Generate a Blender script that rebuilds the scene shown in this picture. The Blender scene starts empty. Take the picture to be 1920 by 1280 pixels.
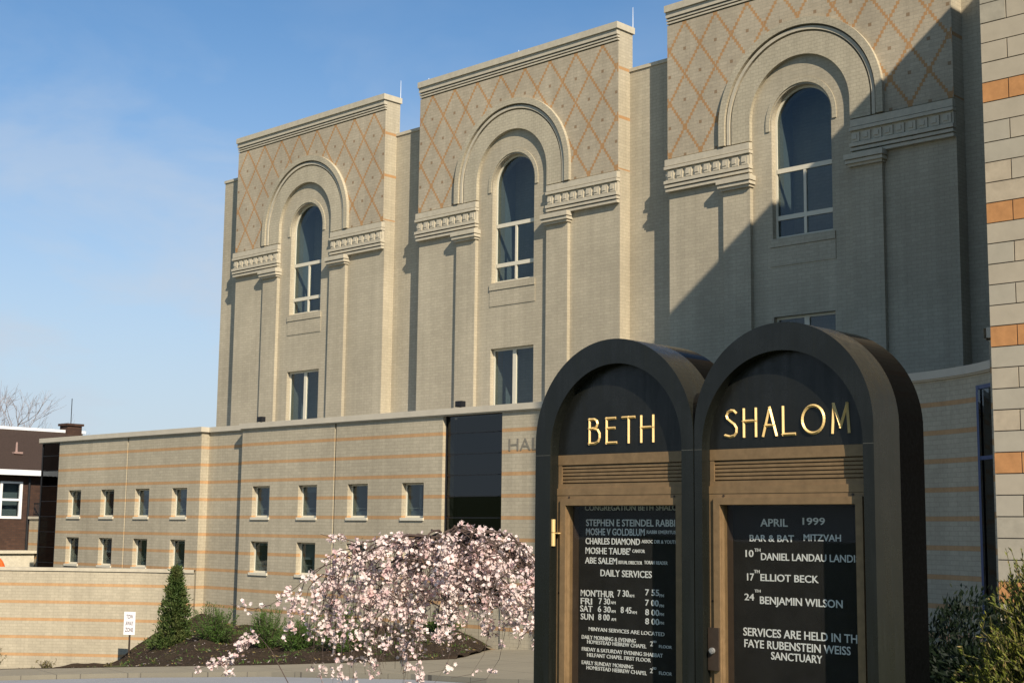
import bpy, math, random
import numpy as np
from mathutils import Vector, Matrix
from mathutils.geometry import tessellate_polygon
S = bpy.context.scene
COL = S.collection
R = math.radians
rnd = random.Random(11)

# ------------------------------------------------------------------ camera
F, PITCH, ROLL, YAW = 2665.2, .1322, .0117, .7702
fw = Vector((-math.sin(YAW)*math.cos(PITCH), math.cos(YAW)*math.cos(PITCH), math.sin(PITCH)))
rt = Vector((math.cos(YAW), math.sin(YAW), 0)); up = rt.cross(fw)
c_, s_ = math.cos(ROLL), math.sin(ROLL)
r2 = c_*rt + s_*up; u2 = -s_*rt + c_*up
cam = bpy.data.cameras.new("camera"); co = bpy.data.objects.new("camera", cam); COL.objects.link(co)
co.matrix_world = Matrix((r2, u2, -fw)).transposed().to_4x4()
cam.sensor_width = 36; cam.lens = F/1920*36; cam.clip_end = 3000; cam.clip_start = .05
S.camera = co

# ------------------------------------------------------------------ light and sky
SUN = Vector((1, -.50, .767)).normalized()
sl = bpy.data.lights.new("sun", 'SUN'); so = bpy.data.objects.new("sun", sl); COL.objects.link(so)
sl.energy = 4.9; sl.angle = R(.5); sl.color = (1, .885, .735)
so.rotation_euler = SUN.to_track_quat('Z', 'Y').to_euler(); so.location = (30, -20, 40)
W = bpy.data.worlds.new("World"); S.world = W; W.use_nodes = True
wn, wl = W.node_tree.nodes, W.node_tree.links
bg = wn['Background']; sky = wn.new('ShaderNodeTexSky'); sky.sky_type = 'NISHITA'; sky.sun_disc = False
sky.sun_elevation = math.asin(SUN.z); sky.sun_rotation = math.atan2(SUN.x, SUN.y)
sky.air_density = 1.0; sky.dust_density = .6; sky.ozone_density = 1.6; sky.altitude = 200
# thin high cloud, laid out on the sky dome itself
tc = wn.new('ShaderNodeTexCoord'); mp = wn.new('ShaderNodeMapping'); wl.new(tc.outputs['Generated'], mp.inputs['Vector'])
mp.inputs['Scale'].default_value = (2.0, 2.0, 5.0); mp.inputs['Rotation'].default_value = (R(8), R(-10), R(20)); mp.inputs['Location'].default_value = (5.1, .7, 1.9)
nz = wn.new('ShaderNodeTexNoise'); nz.inputs['Scale'].default_value = 2.3; nz.inputs['Detail'].default_value = 7; nz.inputs['Roughness'].default_value = .55
nz.inputs['Distortion'].default_value = .35
wl.new(mp.outputs[0], nz.inputs['Vector'])
rp = wn.new('ShaderNodeValToRGB'); rp.color_ramp.elements[0].position = .45; rp.color_ramp.elements[1].position = .60
rp.color_ramp.elements[0].color = (0, 0, 0, 1); rp.color_ramp.elements[1].color = (.9, .9, .9, 1)
wl.new(nz.outputs['Fac'], rp.inputs['Fac'])
sx = wn.new('ShaderNodeSeparateXYZ'); wl.new(tc.outputs['Generated'], sx.inputs[0])
mr = wn.new('ShaderNodeMapRange'); wl.new(sx.outputs['Z'], mr.inputs['Value'])
mr.inputs['From Min'].default_value = .05; mr.inputs['From Max'].default_value = .345; mr.inputs['To Min'].default_value = 1; mr.inputs['To Max'].default_value = .06
mu = wn.new('ShaderNodeMath'); mu.operation = 'MULTIPLY'; wl.new(rp.outputs[0], mu.inputs[0]); wl.new(mr.outputs[0], mu.inputs[1])
mx = wn.new('ShaderNodeMix'); mx.data_type = 'RGBA'; 
hz = wn.new('ShaderNodeMapRange'); hz.interpolation_type = 'SMOOTHSTEP'; wl.new(sx.outputs['Z'], hz.inputs['Value'])
hz.inputs['From Min'].default_value = -.02; hz.inputs['From Max'].default_value = .37; hz.inputs['To Min'].default_value = .92; hz.inputs['To Max'].default_value = 0
mm = wn.new('ShaderNodeMath'); mm.operation = 'MULTIPLY_ADD'; ad = wn.new('ShaderNodeMath'); ad.operation = 'SUBTRACT'; ad.inputs[0].default_value = 1
wl.new(hz.outputs[0], ad.inputs[1]); wl.new(ad.outputs[0], mm.inputs[0]); wl.new(mu.outputs[0], mm.inputs[1]); wl.new(hz.outputs[0], mm.inputs[2]); wl.new(mm.outputs[0], mx.inputs['Factor']); 
tn = wn.new('ShaderNodeMix'); tn.data_type = 'RGBA'; tn.blend_type = 'MULTIPLY'; tn.inputs[0].default_value = 1; wl.new(sky.outputs[0], tn.inputs[6]); tn.inputs[7].default_value = (.66, .90, 1.05, 1)
wl.new(tn.outputs[2], mx.inputs[6])
mx.inputs[7].default_value = (4.75, 5.25, 5.95, 1)
wl.new(mx.outputs[2], bg.inputs['Color']); bg.inputs['Strength'].default_value = .092
S.view_settings.view_transform = 'Standard'; S.view_settings.look = 'None'; S.view_settings.gamma = 1
S.view_settings.use_curve_mapping = False; S.view_settings.exposure = .42
S.render.engine = 'CYCLES'; S.cycles.max_bounces = 8; S.cycles.transparent_max_bounces = 12

# ------------------------------------------------------------------ materials
class N:
    def __init__(s, name):
        s.m = bpy.data.materials.new(name); s.m.use_nodes = True
        s.n, s.l = s.m.node_tree.nodes, s.m.node_tree.links
        s.b = s.n['Principled BSDF']; s.out = s.n['Material Output']
    def __call__(s, t, **k):
        x = s.n.new('ShaderNode'+t)
        for a, v in k.items(): setattr(x, a, v)
        return x
    def put(s, v, sock):
        if isinstance(v, bpy.types.NodeSocket): s.l.new(v, sock)
        elif isinstance(v, (tuple, list)) and len(v) == 3 and sock.type == 'RGBA': sock.default_value = (*v, 1)
        else: sock.default_value = v
    def math(s, op, a, b=0., c=None):
        x = s('Math', operation=op); s.put(a, x.inputs[0]); s.put(b, x.inputs[1])
        if c is not None: s.put(c, x.inputs[2])
        return x.outputs[0]
    def mix(s, f, a, b, blend='MIX'):
        x = s('Mix', data_type='RGBA', blend_type=blend); s.put(f, x.inputs[0]); s.put(a, x.inputs[6]); s.put(b, x.inputs[7])
        return x.outputs[2]
    def uv(s):
        u = s('UVMap', uv_map='uv').outputs[0]; q = s('SeparateXYZ'); s.l.new(u, q.inputs[0])
        return u, q.outputs[0], q.outputs[1]
    def noise(s, scale, detail=4, rough=.55, vec=None, sc=None):
        x = s('TexNoise'); x.inputs['Scale'].default_value = scale; x.inputs['Detail'].default_value = detail; x.inputs['Roughness'].default_value = rough
        if vec is None: vec = s('TexCoord').outputs['Object']
        if sc:
            m = s('Mapping'); m.inputs['Scale'].default_value = sc; s.l.new(vec, m.inputs['Vector']); vec = m.outputs[0]
        s.l.new(vec, x.inputs['Vector']); return x.outputs['Fac']
    def rng(s, v, a, b, c, d):
        x = s('MapRange'); s.put(v, x.inputs[0])
        for i, q in enumerate((a, b, c, d)): x.inputs[i+1].default_value = q
        return x.outputs[0]
    def bump(s, h, strength, dist):
        x = s('Bump'); x.inputs['Strength'].default_value = strength; x.inputs['Distance'].default_value = dist
        s.l.new(h, x.inputs['Height']); s.l.new(x.outputs[0], s.b.inputs['Normal'])
    def fin(s, col=None, rough=.8, metal=0., spec=.3):
        if col is not None: s.put(col, s.b.inputs['Base Color'])
        s.put(rough, s.b.inputs['Roughness']); s.put(metal, s.b.inputs['Metallic']); s.b.inputs['Specular IOR Level'].default_value = spec
        return s.m

ROW = .1075
CREAM = (.448, .393, .282); CREAM2 = (.405, .355, .255); ORANGE = (.50, .25, .075); MORT = (.355, .31, .225)
def brick(name, bands=False, lattice=False, sidelines=False, c1=CREAM, c2=CREAM2, bw=.3, mort=MORT):
    s = N(name); uv, u, v = s.uv()
    b = s('TexBrick'); b.offset = .5; b.squash = 1
    for k, q in (('Scale', 1.), ('Mortar Size', .009), ('Mortar Smooth', .15), ('Bias', 0.), ('Brick Width', bw), ('Row Height', ROW)): b.inputs[k].default_value = q
    s.l.new(uv, b.inputs['Vector']); s.put(c1, b.inputs['Color1']); s.put(c2, b.inputs['Color2']); s.put(mort, b.inputs['Mortar'])
    col = b.outputs['Color']
    row = s.math('FLOOR', s.math('DIVIDE', v, ROW))
    vq = s.math('MULTIPLY', s.math('ADD', row, .5), ROW)
    var = s.noise(9, 2, .5, vec=uv)
    orange = s.mix(s.rng(var, .3, .7, 0, 1), ORANGE, (.44, .205, .06))
    if bands:
        f = s.math('COMPARE', s.math('FLOORED_MODULO', row, 6.), 3., .4)
        f = s.math('MULTIPLY', f, s.math('LESS_THAN', v, 3.1))
        f = s.math('MULTIPLY', f, .66)
        col = s.mix(f, col, orange)
    if lattice or sidelines:
        bb = s.math('DIVIDE', s.math('SUBTRACT', 16.55, vq), 1.77)
        def near(x, w): return s.math('LESS_THAN', s.math('ABSOLUTE', s.math('SUBTRACT', s.math('FRACT', s.math('ADD', x, .5)), .5)), w)
        if lattice:
            uq = s.math('MULTIPLY', s.math('ADD', s.math('FLOOR', s.math('DIVIDE', u, .075)), .5), .075)
            a = s.math('DIVIDE', s.math('SUBTRACT', u, .71), 1.226)
            m = s.math('MAXIMUM', near(s.math('SUBTRACT', a, bb), .043), near(s.math('ADD', a, bb), .043))
            d1 = s.math('MULTIPLY', near(a, .045), near(s.math('ADD', bb, .5), .03))
            d2 = s.math('MULTIPLY', near(s.math('ADD', a, .5), .045), near(bb, .03))
            d = s.math('MULTIPLY', s.math('MAXIMUM', d1, d2), s.math('GREATER_THAN', bb, .2))
            col = s.mix(s.math('MULTIPLY', d, .8), col, (.235, .15, .08))
        else:
            m = s.math('MULTIPLY', near(s.math('ADD', bb, .5), .028), s.math('GREATER_THAN', v, 12.1))
            m = s.math('MULTIPLY', m, s.math('LESS_THAN', v, 16.4))
        col = s.mix(s.math('MULTIPLY', m, .82), col, s.mix(.6, orange, (.37, .20, .08)))
    big = s.noise(.35, 5, .6, vec=s('NewGeometry').outputs['Position'])
    streak = s.noise(1., 4, .6, vec=s('NewGeometry').outputs['Position'], sc=(3.1, 3.1, .16))
    sp = s.noise(14, 3, .6, vec=s('NewGeometry').outputs['Position'])
    k = s.math('MULTIPLY', s.math('MULTIPLY', s.rng(big, .3, .7, .86, 1.08), s.rng(streak, .3, .7, .895, 1.055)), s.rng(sp, .3, .7, .93, 1.06))
    cb = s('CombineXYZ'); [s.l.new(k, cb.inputs[i]) for i in range(3)]
    col = s.mix(1., col, cb.outputs[0], 'MULTIPLY')
    s.bump(b.outputs['Fac'], -.22, .012)
    return s.fin(col, .88, 0, .2)
def plain(name, col, rough=.7, metal=0., var=.12, scale=6, spec=.3, bump=0.):
    s = N(name); n = s.noise(scale, 5, .6, vec=s('NewGeometry').outputs['Position'])
    c = s.mix(s.rng(n, .3, .7, 0, 1), tuple(x*(1-var) for x in col), tuple(min(1, x*(1+var)) for x in col))
    if bump: s.bump(n, bump, .01)
    return s.fin(c, rough, metal, spec)
def glassm(name, tint=(.62, .68, .70), f0=.045, rough=.015):
    s = N(name); s.n.remove(s.b)
    t = s('BsdfTransparent'); t.inputs[0].default_value = (*tint, 1)
    g = s('BsdfGlossy'); g.inputs['Roughness'].default_value = rough; g.inputs[0].default_value = (.9, .95, 1, 1)
    wob = s.noise(.9, 2, .5, vec=s('NewGeometry').outputs['Position']); bp = s('Bump'); bp.inputs['Strength'].default_value = .05; bp.inputs['Distance'].default_value = .08
    s.l.new(wob, bp.inputs['Height']); s.l.new(bp.outputs[0], g.inputs['Normal'])
    w = s('LayerWeight'); w.inputs[0].default_value = .5
    f = s.math('MULTIPLY_ADD', s.math('POWER', w.outputs['Facing'], 5.), 1-f0, f0)
    x = s('MixShader'); s.l.new(f, x.inputs[0]); s.l.new(t.outputs[0], x.inputs[1]); s.l.new(g.outputs[0], x.inputs[2]); s.l.new(x.outputs[0], s.out.inputs[0])
    return s.m
M = {}
M['brick'] = brick('cream_brick'); M['side'] = brick('cream_brick_returns', sidelines=True)
M['band'] = brick('banded_brick', bands=True); M['lat'] = brick('diamond_brick', lattice=True, c1=(.448, .38, .272), c2=(.40, .338, .24))
M['vous'] = brick('arch_brick', c1=(.47, .415, .295), c2=(.43, .38, .27), bw=.2)
M['stone'] = plain('cast_stone', (.47, .42, .315), .8, 0, .10, 5, .2, .2)
M['cop'] = plain('coping_metal', (.50, .45, .35), .6, 0, .06, 2)
M['frame'] = plain('cream_window_frame', (.62, .57, .44), .5, 0, .04)
M['glass'] = glassm('window_glass'); M['darkglass'] = glassm('dark_curtain_glass', (.10, .12, .13), .05)
M['boardglass'] = glassm('board_glass', (.95, .95, .94), .006)
M['jamb'] = plain('interior_plaster', (.34, .35, .32), .8, 0, .06)
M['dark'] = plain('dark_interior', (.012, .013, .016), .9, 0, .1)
M['mull'] = plain('dark_mullion', (.012, .013, .015), .5)
M['bluef'] = plain('blue_grey_frame', (.05, .075, .16), .4, 0, .05)
def granite(name, base, rough, spec):
    s = N(name); v = s('TexVoronoi'); v.inputs['Scale'].default_value = 160; s.l.new(s('NewGeometry').outputs['Position'], v.inputs['Vector'])
    n = s.noise(240, 3, .7, vec=s('NewGeometry').outputs['Position']); q = s.noise(6, 4, .6, vec=s('NewGeometry').outputs['Position'])
    c = s.mix(s.rng(n, .52, .72, 0, .55), base, tuple(x*3.2 for x in base))
    c = s.mix(s.rng(v.outputs['Distance'], .1, .5, .35, 0), c, tuple(x*.35 for x in base))
    c = s.mix(s.rng(q, .35, .65, 0, .4), c, tuple(x*.6 for x in base))
    st = s.noise(1., 5, .65, vec=s('NewGeometry').outputs['Position'], sc=(26, 26, 1.6)); fine = s.noise(1., 3, .7, vec=s('NewGeometry').outputs['Position'], sc=(9, 9, 60))
    c = s.mix(s.rng(st, .55, .75, 0, .35), c, tuple(x*2.4 for x in base))
    return s.fin(c, s.math('ADD', s.rng(q, .3, .7, rough*.8, rough*1.2), s.math('ADD', s.rng(st, .45, .75, 0, .22), s.rng(fine, .6, .75, 0, .10))), 0, spec)
M['gran'] = granite('honed_granite', (.0098, .0108, .0086), .27, .36); M['granp'] = plain('polished_black_granite', (.002, .0022, .0024), .12, 0, .3, 60, .10)
M['granp'].node_tree.nodes['Principled BSDF'].inputs['IOR'].default_value = 1.13
M['granpanel'] = granite('dark_granite_panel', (.010, .0105, .009), .30, .35)
M['bronze'] = plain('bronze', (.225, .145, .072), .42, .15, .16, 25)
M['bronzed'] = plain('dark_bronze', (.06, .042, .03), .45, .3, .12, 25)
M['gold'] = plain('gilded', (.74, .52, .22), .45, .22, .06, 40)
M['board'] = plain('black_felt', (.022, .021, .020), .9, 0, .2, 9, .1)
M['white'] = plain('white_letters', (.74, .75, .72), .6, 0, .03)
M['metalw'] = plain('white_metal', (.75, .76, .76), .4, 0, .04)

# ------------------------------------------------------------------ mesh building
ORG = {}
def org(o): return ORG.get(o.name, Vector((0, 0, 0)))
class MB:
    def __init__(s): s.v = []; s.f = []; s.mi = []; s.uv = []; s.sm = False
    def face(s, pts, mi=0, uv=None):
        i = len(s.v); s.v += [tuple(p) for p in pts]; s.f.append(tuple(range(i, i+len(pts)))); s.mi.append(mi); s.uv.append(uv)
    def box(s, x0, x1, y0, y1, z0, z1, mi=0, skip=''):
        q = {'-y': [(x0,y0,z0),(x1,y0,z0),(x1,y0,z1),(x0,y0,z1)], '+y': [(x1,y1,z0),(x0,y1,z0),(x0,y1,z1),(x1,y1,z1)],
             '+x': [(x1,y0,z0),(x1,y1,z0),(x1,y1,z1),(x1,y0,z1)], '-x': [(x0,y1,z0),(x0,y0,z0),(x0,y0,z1),(x0,y1,z1)],
             '+z': [(x0,y0,z1),(x1,y0,z1),(x1,y1,z1),(x0,y1,z1)], '-z': [(x0,y1,z0),(x1,y1,z0),(x1,y0,z0),(x0,y0,z0)]}
        for k, p in q.items():
            if k not in skip.split(): s.face(p, mi)
        return s
    def prism(s, outer, holes, y0, y1, mi=0, smi=None, front=True, back=True):
        loops = [outer]+list(holes); flat = [p for l in loops for p in l]
        smi = mi if smi is None else smi
        tri = tessellate_polygon([[Vector((p[0], p[1], 0)) for p in l] for l in loops])
        for t in tri:
            a = [flat[i] for i in t]
            ar = (a[1][0]-a[0][0])*(a[2][1]-a[0][1])-(a[2][0]-a[0][0])*(a[1][1]-a[0][1])
            if abs(ar) < 1e-9: continue
            if ar < 0: a = a[::-1]
            if front: s.face([(p[0], y0, p[1]) for p in a], mi)
            if back: s.face([(p[0], y1, p[1]) for p in a[::-1]], mi)
        for li, l in enumerate(loops):
            ar = sum(l[i-1][0]*l[i][1]-l[i][0]*l[i-1][1] for i in range(len(l)))
            if (ar > 0) != (li == 0): l = l[::-1]
            d = 0
            for i in range(len(l)):
                a, b = l[i], l[(i+1) % len(l)]; L = math.hypot(b[0]-a[0], b[1]-a[1])
                vert = abs(b[0]-a[0]) < 1e-6
                uv = [(y0, a[1]), (y0, b[1]), (y1, b[1]), (y1, a[1])] if vert else [(y0, d), (y0, d+L), (y1, d+L), (y1, d)]
                s.face([(a[0], y0, a[1]), (a[0], y1, a[1]), (b[0], y1, b[1]), (b[0], y0, b[1])], smi, [uv[0], uv[3], uv[2], uv[1]]); d += L
        return s
    def tube(s, pts, rad, n=6, mi=0, cap=True):
        rings = []; pts = [Vector(p) for p in pts]
        for i, p in enumerate(pts):
            t = (pts[min(i+1, len(pts)-1)]-pts[max(i-1, 0)]).normalized()
            a = t.cross(Vector((0, 0, 1)) if abs(t.z) < .9 else Vector((1, 0, 0))).normalized(); b = t.cross(a)
            r = rad[i] if isinstance(rad, (list, tuple)) else rad
            k = len(s.v); s.v += [tuple(p+a*(r*math.cos(2*math.pi*j/n))+b*(r*math.sin(2*math.pi*j/n))) for j in range(n)]; rings.append(k)
        for i in range(len(rings)-1):
            for j in range(n):
                q = rings[i]+j, rings[i]+(j+1) % n, rings[i+1]+(j+1) % n, rings[i+1]+j
                s.f.append(q[::-1]); s.mi.append(mi); s.uv.append(None)
        if cap:
            for k, rev in ((rings[0], 0), (rings[-1], 1)):
                q = tuple(range(k, k+n)); s.f.append(q[::-1] if rev else q); s.mi.append(mi); s.uv.append(None)
        return s
    def rev(s, prof, cx, cy, n=16, mi=0):
        k = len(s.v)
        for r, z in prof: s.v += [(cx+r*math.cos(2*math.pi*j/n), cy+r*math.sin(2*math.pi*j/n), z) for j in range(n)]
        for i in range(len(prof)-1):
            for j in range(n):
                s.f.append((k+i*n+j, k+i*n+(j+1) % n, k+(i+1)*n+(j+1) % n, k+(i+1)*n+j)); s.mi.append(mi); s.uv.append(None)
        return s
    def build(s, name, mats, parent=None, at=(0, 0, 0), smooth=False, origin=None):
        """local coordinates + at = world; origin shifts the object's origin for a top-level mesh"""
        at = Vector(at); orig = list(s.v)
        if origin is not None:
            d = Vector(origin); s.v = [tuple(Vector(p)+at-d) for p in s.v]; at = d
        if parent is not None and origin is None and parent.type == 'EMPTY' and at.length < 1e-9:
            d = org(parent); s.v = [tuple(Vector(p)-d) for p in s.v]; at = d.copy()
        elif parent is not None and parent.type != 'EMPTY' and at.length < 1e-9:
            d = org(parent); s.v = [tuple(Vector(p)-d) for p in s.v]; at = d.copy()
        me = bpy.data.meshes.new(name); me.from_pydata(s.v, [], s.f)
        for m in (mats if isinstance(mats, (list, tuple)) else [mats]): me.materials.append(m)
        me.polygons.foreach_set('material_index', s.mi)
        if smooth: me.polygons.foreach_set('use_smooth', [True]*len(s.f))
        if len(s.f) < 30000:
            me.update(); l = me.uv_layers.new(name='uv').data
            for p, uv in zip(me.polygons, s.uv):
                nx, ny, nzv = (abs(c) for c in p.normal)
                for k, li in enumerate(p.loop_indices):
                    if uv is not None: l[li].uv = uv[k]; continue
                    c = orig[me.loops[li].vertex_index]
                    l[li].uv = (c[0], c[2]) if ny >= nx and ny >= nzv else ((c[1], c[2]) if nx >= nzv else (c[0], c[1]))
        me.update()
        o = bpy.data.objects.new(name, me); COL.objects.link(o)
        put(o, parent, at); return o
def put(o, parent, at):
    at = Vector(at)
    if parent is not None: o.parent = parent; o.location = at-org(parent)
    else: o.location = at
    ORG[o.name] = at
def copy(o, parent, at):
    c = o.copy(); COL.objects.link(c); put(c, parent, at); return c
def tag(o, label=None, cat=None, group=None, kind=None):
    for k, v in (('label', label), ('category', cat), ('group', group), ('kind', kind)):
        if v: o[k] = v
    return o
def empty(name, at, label, cat, group=None):
    o = bpy.data.objects.new(name, None); COL.objects.link(o); o.location = at; ORG[o.name] = Vector(at); o.empty_display_size = .2
    return tag(o, label, cat, group)
def bevel(o, w, seg=2):
    m = o.modifiers.new('bevel', 'BEVEL'); m.width = w; m.segments = seg; m.limit_method = 'ANGLE'; m.angle_limit = R(50); return o
def rect(x0, x1, z0, z1): return [(x0, z0), (x1, z0), (x1, z1), (x0, z1)]
def arch(cx, r, zs, zb, n=44):
    return [(cx-r, zb)]+[(cx-r*math.cos(math.pi*i/n), zs+r*math.sin(math.pi*i/n)) for i in range(n+1)]+[(cx+r, zb)]
def ring(cx, ro, ri, zs, zb, n=44): return arch(cx, ro, zs, zb, n)+arch(cx, ri, zs, zb, n)[::-1]
def lerp(a, pts):
    if a <= pts[0][0]: return pts[0][1]
    for (x0, y0), (x1, y1) in zip(pts, pts[1:]):
        if a <= x1: return y0+(y1-y0)*(a-x0)/(x1-x0)
    return pts[-1][1]
def sst(a, b, x):
    t = max(0, min(1, (x-a)/(b-a))); return t*t*(3-2*t)
# ------------------------------------------------------------------ ground
def G(X, Y):
    x = max(-56, min(X, 5)); y = max(-5, min(Y, 45))
    z = -4.6+.0634*(x+42.97)+.022*(y-21.5)
    t = sst(-20, -8, X)*(1-sst(12, 24, Y)); return z*(1-t)-1.66*t
YA = [(-60,11),(-39.4,19.74),(-35,21.4),(-30.4,22.45),(-25,22.6),(-22,22.0),(-15,21.5),(-5,20.4)]
YK = [(-60,13.5),(-43,21.5),(-37.7,23.04),(-32.9,24.25),(-29,25.94),(-27.9,26.8)]
YW = [(-51.6,25.6),(-48.1,28.6),(-46.9,29.42),(-45.3,30.1),(-43.5,30.15),(-29.9,30.15),(-28.6,28.0),(-27.9,26.8)]
ZW = [(-2.05,-5.5),(-1.75,-5.15),(-1.68,-5.0),(-1.59,-3.95),(-1.49,-3.2),(-1.42,-3.46),(-1.29,-3.42),(-1.19,-3.1),(-1.06,-2.8),(-1.02,-3.15),(-.99,-3.42),(-.93,-3.55)]   # keyed on the slope X/Y
def grid(xs, ys, zf):
    m = MB(); idx = {}
    for i, x in enumerate(xs):
        for j, y in enumerate(ys(x) if callable(ys) else ys): idx[i, j] = len(m.v); m.v.append((x, y, zf(x, y)))
    nj = len(ys(xs[0]) if callable(ys) else ys)
    for i in range(len(xs)-1):
        for j in range(nj-1): m.f.append((idx[i, j], idx[i+1, j], idx[i+1, j+1], idx[i, j+1])); m.mi.append(0); m.uv.append(None)
    return m
def ls(a, b, n): return [a+(b-a)*i/(n-1) for i in range(n)]
s = N('rough_lawn'); n = s.noise(.6, 8, .6, vec=s('NewGeometry').outputs['Position']); n2 = s.noise(25, 4, .7, vec=s('NewGeometry').outputs['Position'])
M['lawn'] = s.fin(s.mix(s.math('MULTIPLY', n, n2), (.05, .075, .025), (.16, .15, .07)), .95, 0, .1)
s = N('asphalt'); n = s.noise(140, 4, .7, vec=s('NewGeometry').outputs['Position']); n2 = s.noise(.8, 5, .6, vec=s('NewGeometry').outputs['Position'])
M['asph'] = s.fin(s.mix(s.rng(n, .3, .7, 0, 1), (.13, .13, .13), (.20, .20, .20)) if 0 else s.mix(s.rng(n2, .3, .7, 0, .5), s.mix(s.rng(n, .3, .7, 0, 1), (.25, .255, .265), (.33, .335, .35)), (.23, .235, .24)), .9, 0, .2)
s = N('concrete_paving'); n = s.noise(60, 4, .7, vec=s('NewGeometry').outputs['Position']); n2 = s.noise(.7, 5, .6, vec=s('NewGeometry').outputs['Position'])
jt = s('TexBrick'); jt.offset = 0; jt.inputs['Scale'].default_value = 1; jt.inputs['Brick Width'].default_value = 1.6; jt.inputs['Row Height'].default_value = 1.6; jt.inputs['Mortar Size'].default_value = .012; jm = s('Mapping'); jm.inputs['Rotation'].default_value = (0, 0, R(20)); s.l.new(s('NewGeometry').outputs['Position'], jm.inputs['Vector']); s.l.new(jm.outputs[0], jt.inputs['Vector'])
M['conc'] = s.fin(s.mix(s.math('MULTIPLY', jt.outputs['Fac'], .7), s.mix(s.rng(n2, .3, .7, 0, .6), s.mix(s.rng(n, .3, .7, 0, 1), (.25, .22, .16), (.31, .275, .20)), (.22, .195, .145)), (.07, .06, .05)), .9, 0, .2)
s = N('bark_mulch'); v = s('TexVoronoi'); v.inputs['Scale'].default_value = 14; s.l.new(s('NewGeometry').outputs['Position'], v.inputs['Vector'])
n = s.noise(9, 6, .75, vec=s('NewGeometry').outputs['Position']); gr = s.noise(.7, 4, .6, vec=s('NewGeometry').outputs['Position'])
c = s.mix(s.rng(n, .3, .7, 0, 1), (.022, .016, .011), (.068, .048, .032)); c = s.mix(s.rng(gr, .58, .72, 0, .55), c, (.05, .058, .018))
s.bump(n, .9, .08); M['mulch'] = s.fin(c, .95, 0, .1)

gx = [-900, -400, -200, -120, -90]+ls(-75, 14, 90)+[25, 50, 100, 200, 400, 900]; gy = [-900, -400, -200, -100, -50, -25]+ls(-12, 50, 63)+[60, 80, 120, 200, 400, 900]
tag(grid(gx, gy, lambda x, y: G(x, y)-.03-(.8*sst(42.5, 45.5, -x)*sst(lerp(x, YK)+.3, lerp(x, YK)+2.5, y) if -62 < x < -40 else 0)).build('ground', M['lawn']), kind='structure')
tag(grid(ls(-58, -6, 80), lambda x: ls(lerp(x, YA)-8.5, lerp(x, YA)-.02, 18), lambda x, y: G(x, y)+.004).build('driveway', M['asph']), kind='structure')
sw = grid(ls(-58, -12.2, 90), lambda x: ls(lerp(x, YA), 31.2 if x > -35.5 else lerp(x, YK)+.2, 16), lambda x, y: G(x, y)+.13)
xs = ls(-58, -12.2, 90)
for a, b in zip(xs, xs[1:]):
    ya, yb = lerp(a, YA), lerp(b, YA); sw.face([(a, ya, G(a, ya)-.05), (b, yb, G(b, yb)-.05), (b, yb, G(b, yb)+.13), (a, ya, G(a, ya)+.13)])
tag(sw.build('sidewalk', M['conc']), kind='structure')
def bedz(x, y):
    yk, yw = lerp(x, YK), lerp(x, YW); t = max(0, min(1, (y-yk)/max(.2, yw-yk)))
    z0 = G(x, yk)+.15; z1 = lerp(x/y, ZW)
    z1 = z0+(z1-z0)*sst(-28.0, -30.2, x) if 0 else z0+(z1-z0)*(1-sst(-30.4, -28.1, x))
    b = .05*math.sin(2.1*x+1.3*y)+.04*math.sin(3.7*y-1.9*x)+.035*math.sin(6.1*x+.7)*math.sin(5.3*y)
    return z0+(z1-z0)*(t**.8)+b*min(1, 6*t)
bx = ls(-51.8, -27.9, 150)
bd = grid(bx, lambda x: [lerp(x, YK)+(lerp(x, YW)+.05-lerp(x, YK))*q for q in ls(0, 1, 44)], bedz)
for a, b in zip(bx, bx[1:]):
    ya, yb = lerp(a, YK), lerp(b, YK); bd.face([(a, ya, G(a, ya)), (b, yb, G(b, yb)), (b, yb, bedz(b, yb)), (a, ya, bedz(a, ya))])
tag(bd.build('mulch_bed', M['mulch']), kind='structure')

# ------------------------------------------------------------------ brick building: three arched bays above a banded wing
B = empty('brick_building', (-38, 33, -3.5), 'cream brick building with three tall arched bays over a low orange banded wing', 'building')
FY, TW, XC = 36., 10., 5.
TX = [-52.0, -39.95, -27.86]
ZS, GR = 12.48, 1.05          # glass spring line and radius
ZA = 12.66                    # centre of the outer arch
def win_hole(r=GR, zb=8.88): return arch(XC, r, ZS, zb)
rw = rect(XC-1.05, XC+1.08, 4.0, 6.48)
bay = MB().prism(rect(0, TW, -3.4, 16.98), [win_hole(), rw], 0, .66, 0, 0)
bay.box(.02, 9.98, .661, .69, 15.6, 16.98)
for f_, (fc, k) in enumerate(zip(bay.f, bay.mi)):
    p = [bay.v[i] for i in fc]
    if all(abs(q[0]-TW) < 1e-6 for q in p): bay.mi[f_] = 1
fld_out = [(0, 12.06), (XC-2.7, 12.06)]
field = MB().prism([(0, 12.06)]+arch(XC, 2.7, ZA, 12.06)+[(TW, 12.06), (TW, 16.56), (0, 16.56)], [], -.09, -.001, 0, 1)
panel = MB()
panel.prism(rect(XC-1.12, XC+1.14, 8.61, 8.84), [], -.05, -.001)
panel.prism(rect(XC-1.12, XC+1.14, 8.02, 8.60), [], -.022, -.001)
ringm = MB(); ringm.prism(ring(XC, 2.88, 2.66, ZA, 12.06), [], -.225, -.001, 0, 0)
ringm.prism(ring(XC, 2.605, 2.50, ZA, 12.06), [], -.165, -.001, 1, 1)
ringm.prism(ring(XC, 2.6595, 2.4405, ZA, 12.07), [], -.03, -.002, 0, 0)
ringm.prism(ring(XC, 2.44, 1.76, ZA, 12.06), [], -.14, -.001, 0, 0)
hood = MB().prism(ring(XC, 1.24, 1.10, ZS, 12.25), [], -.035, -.001)
para = MB()
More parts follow.
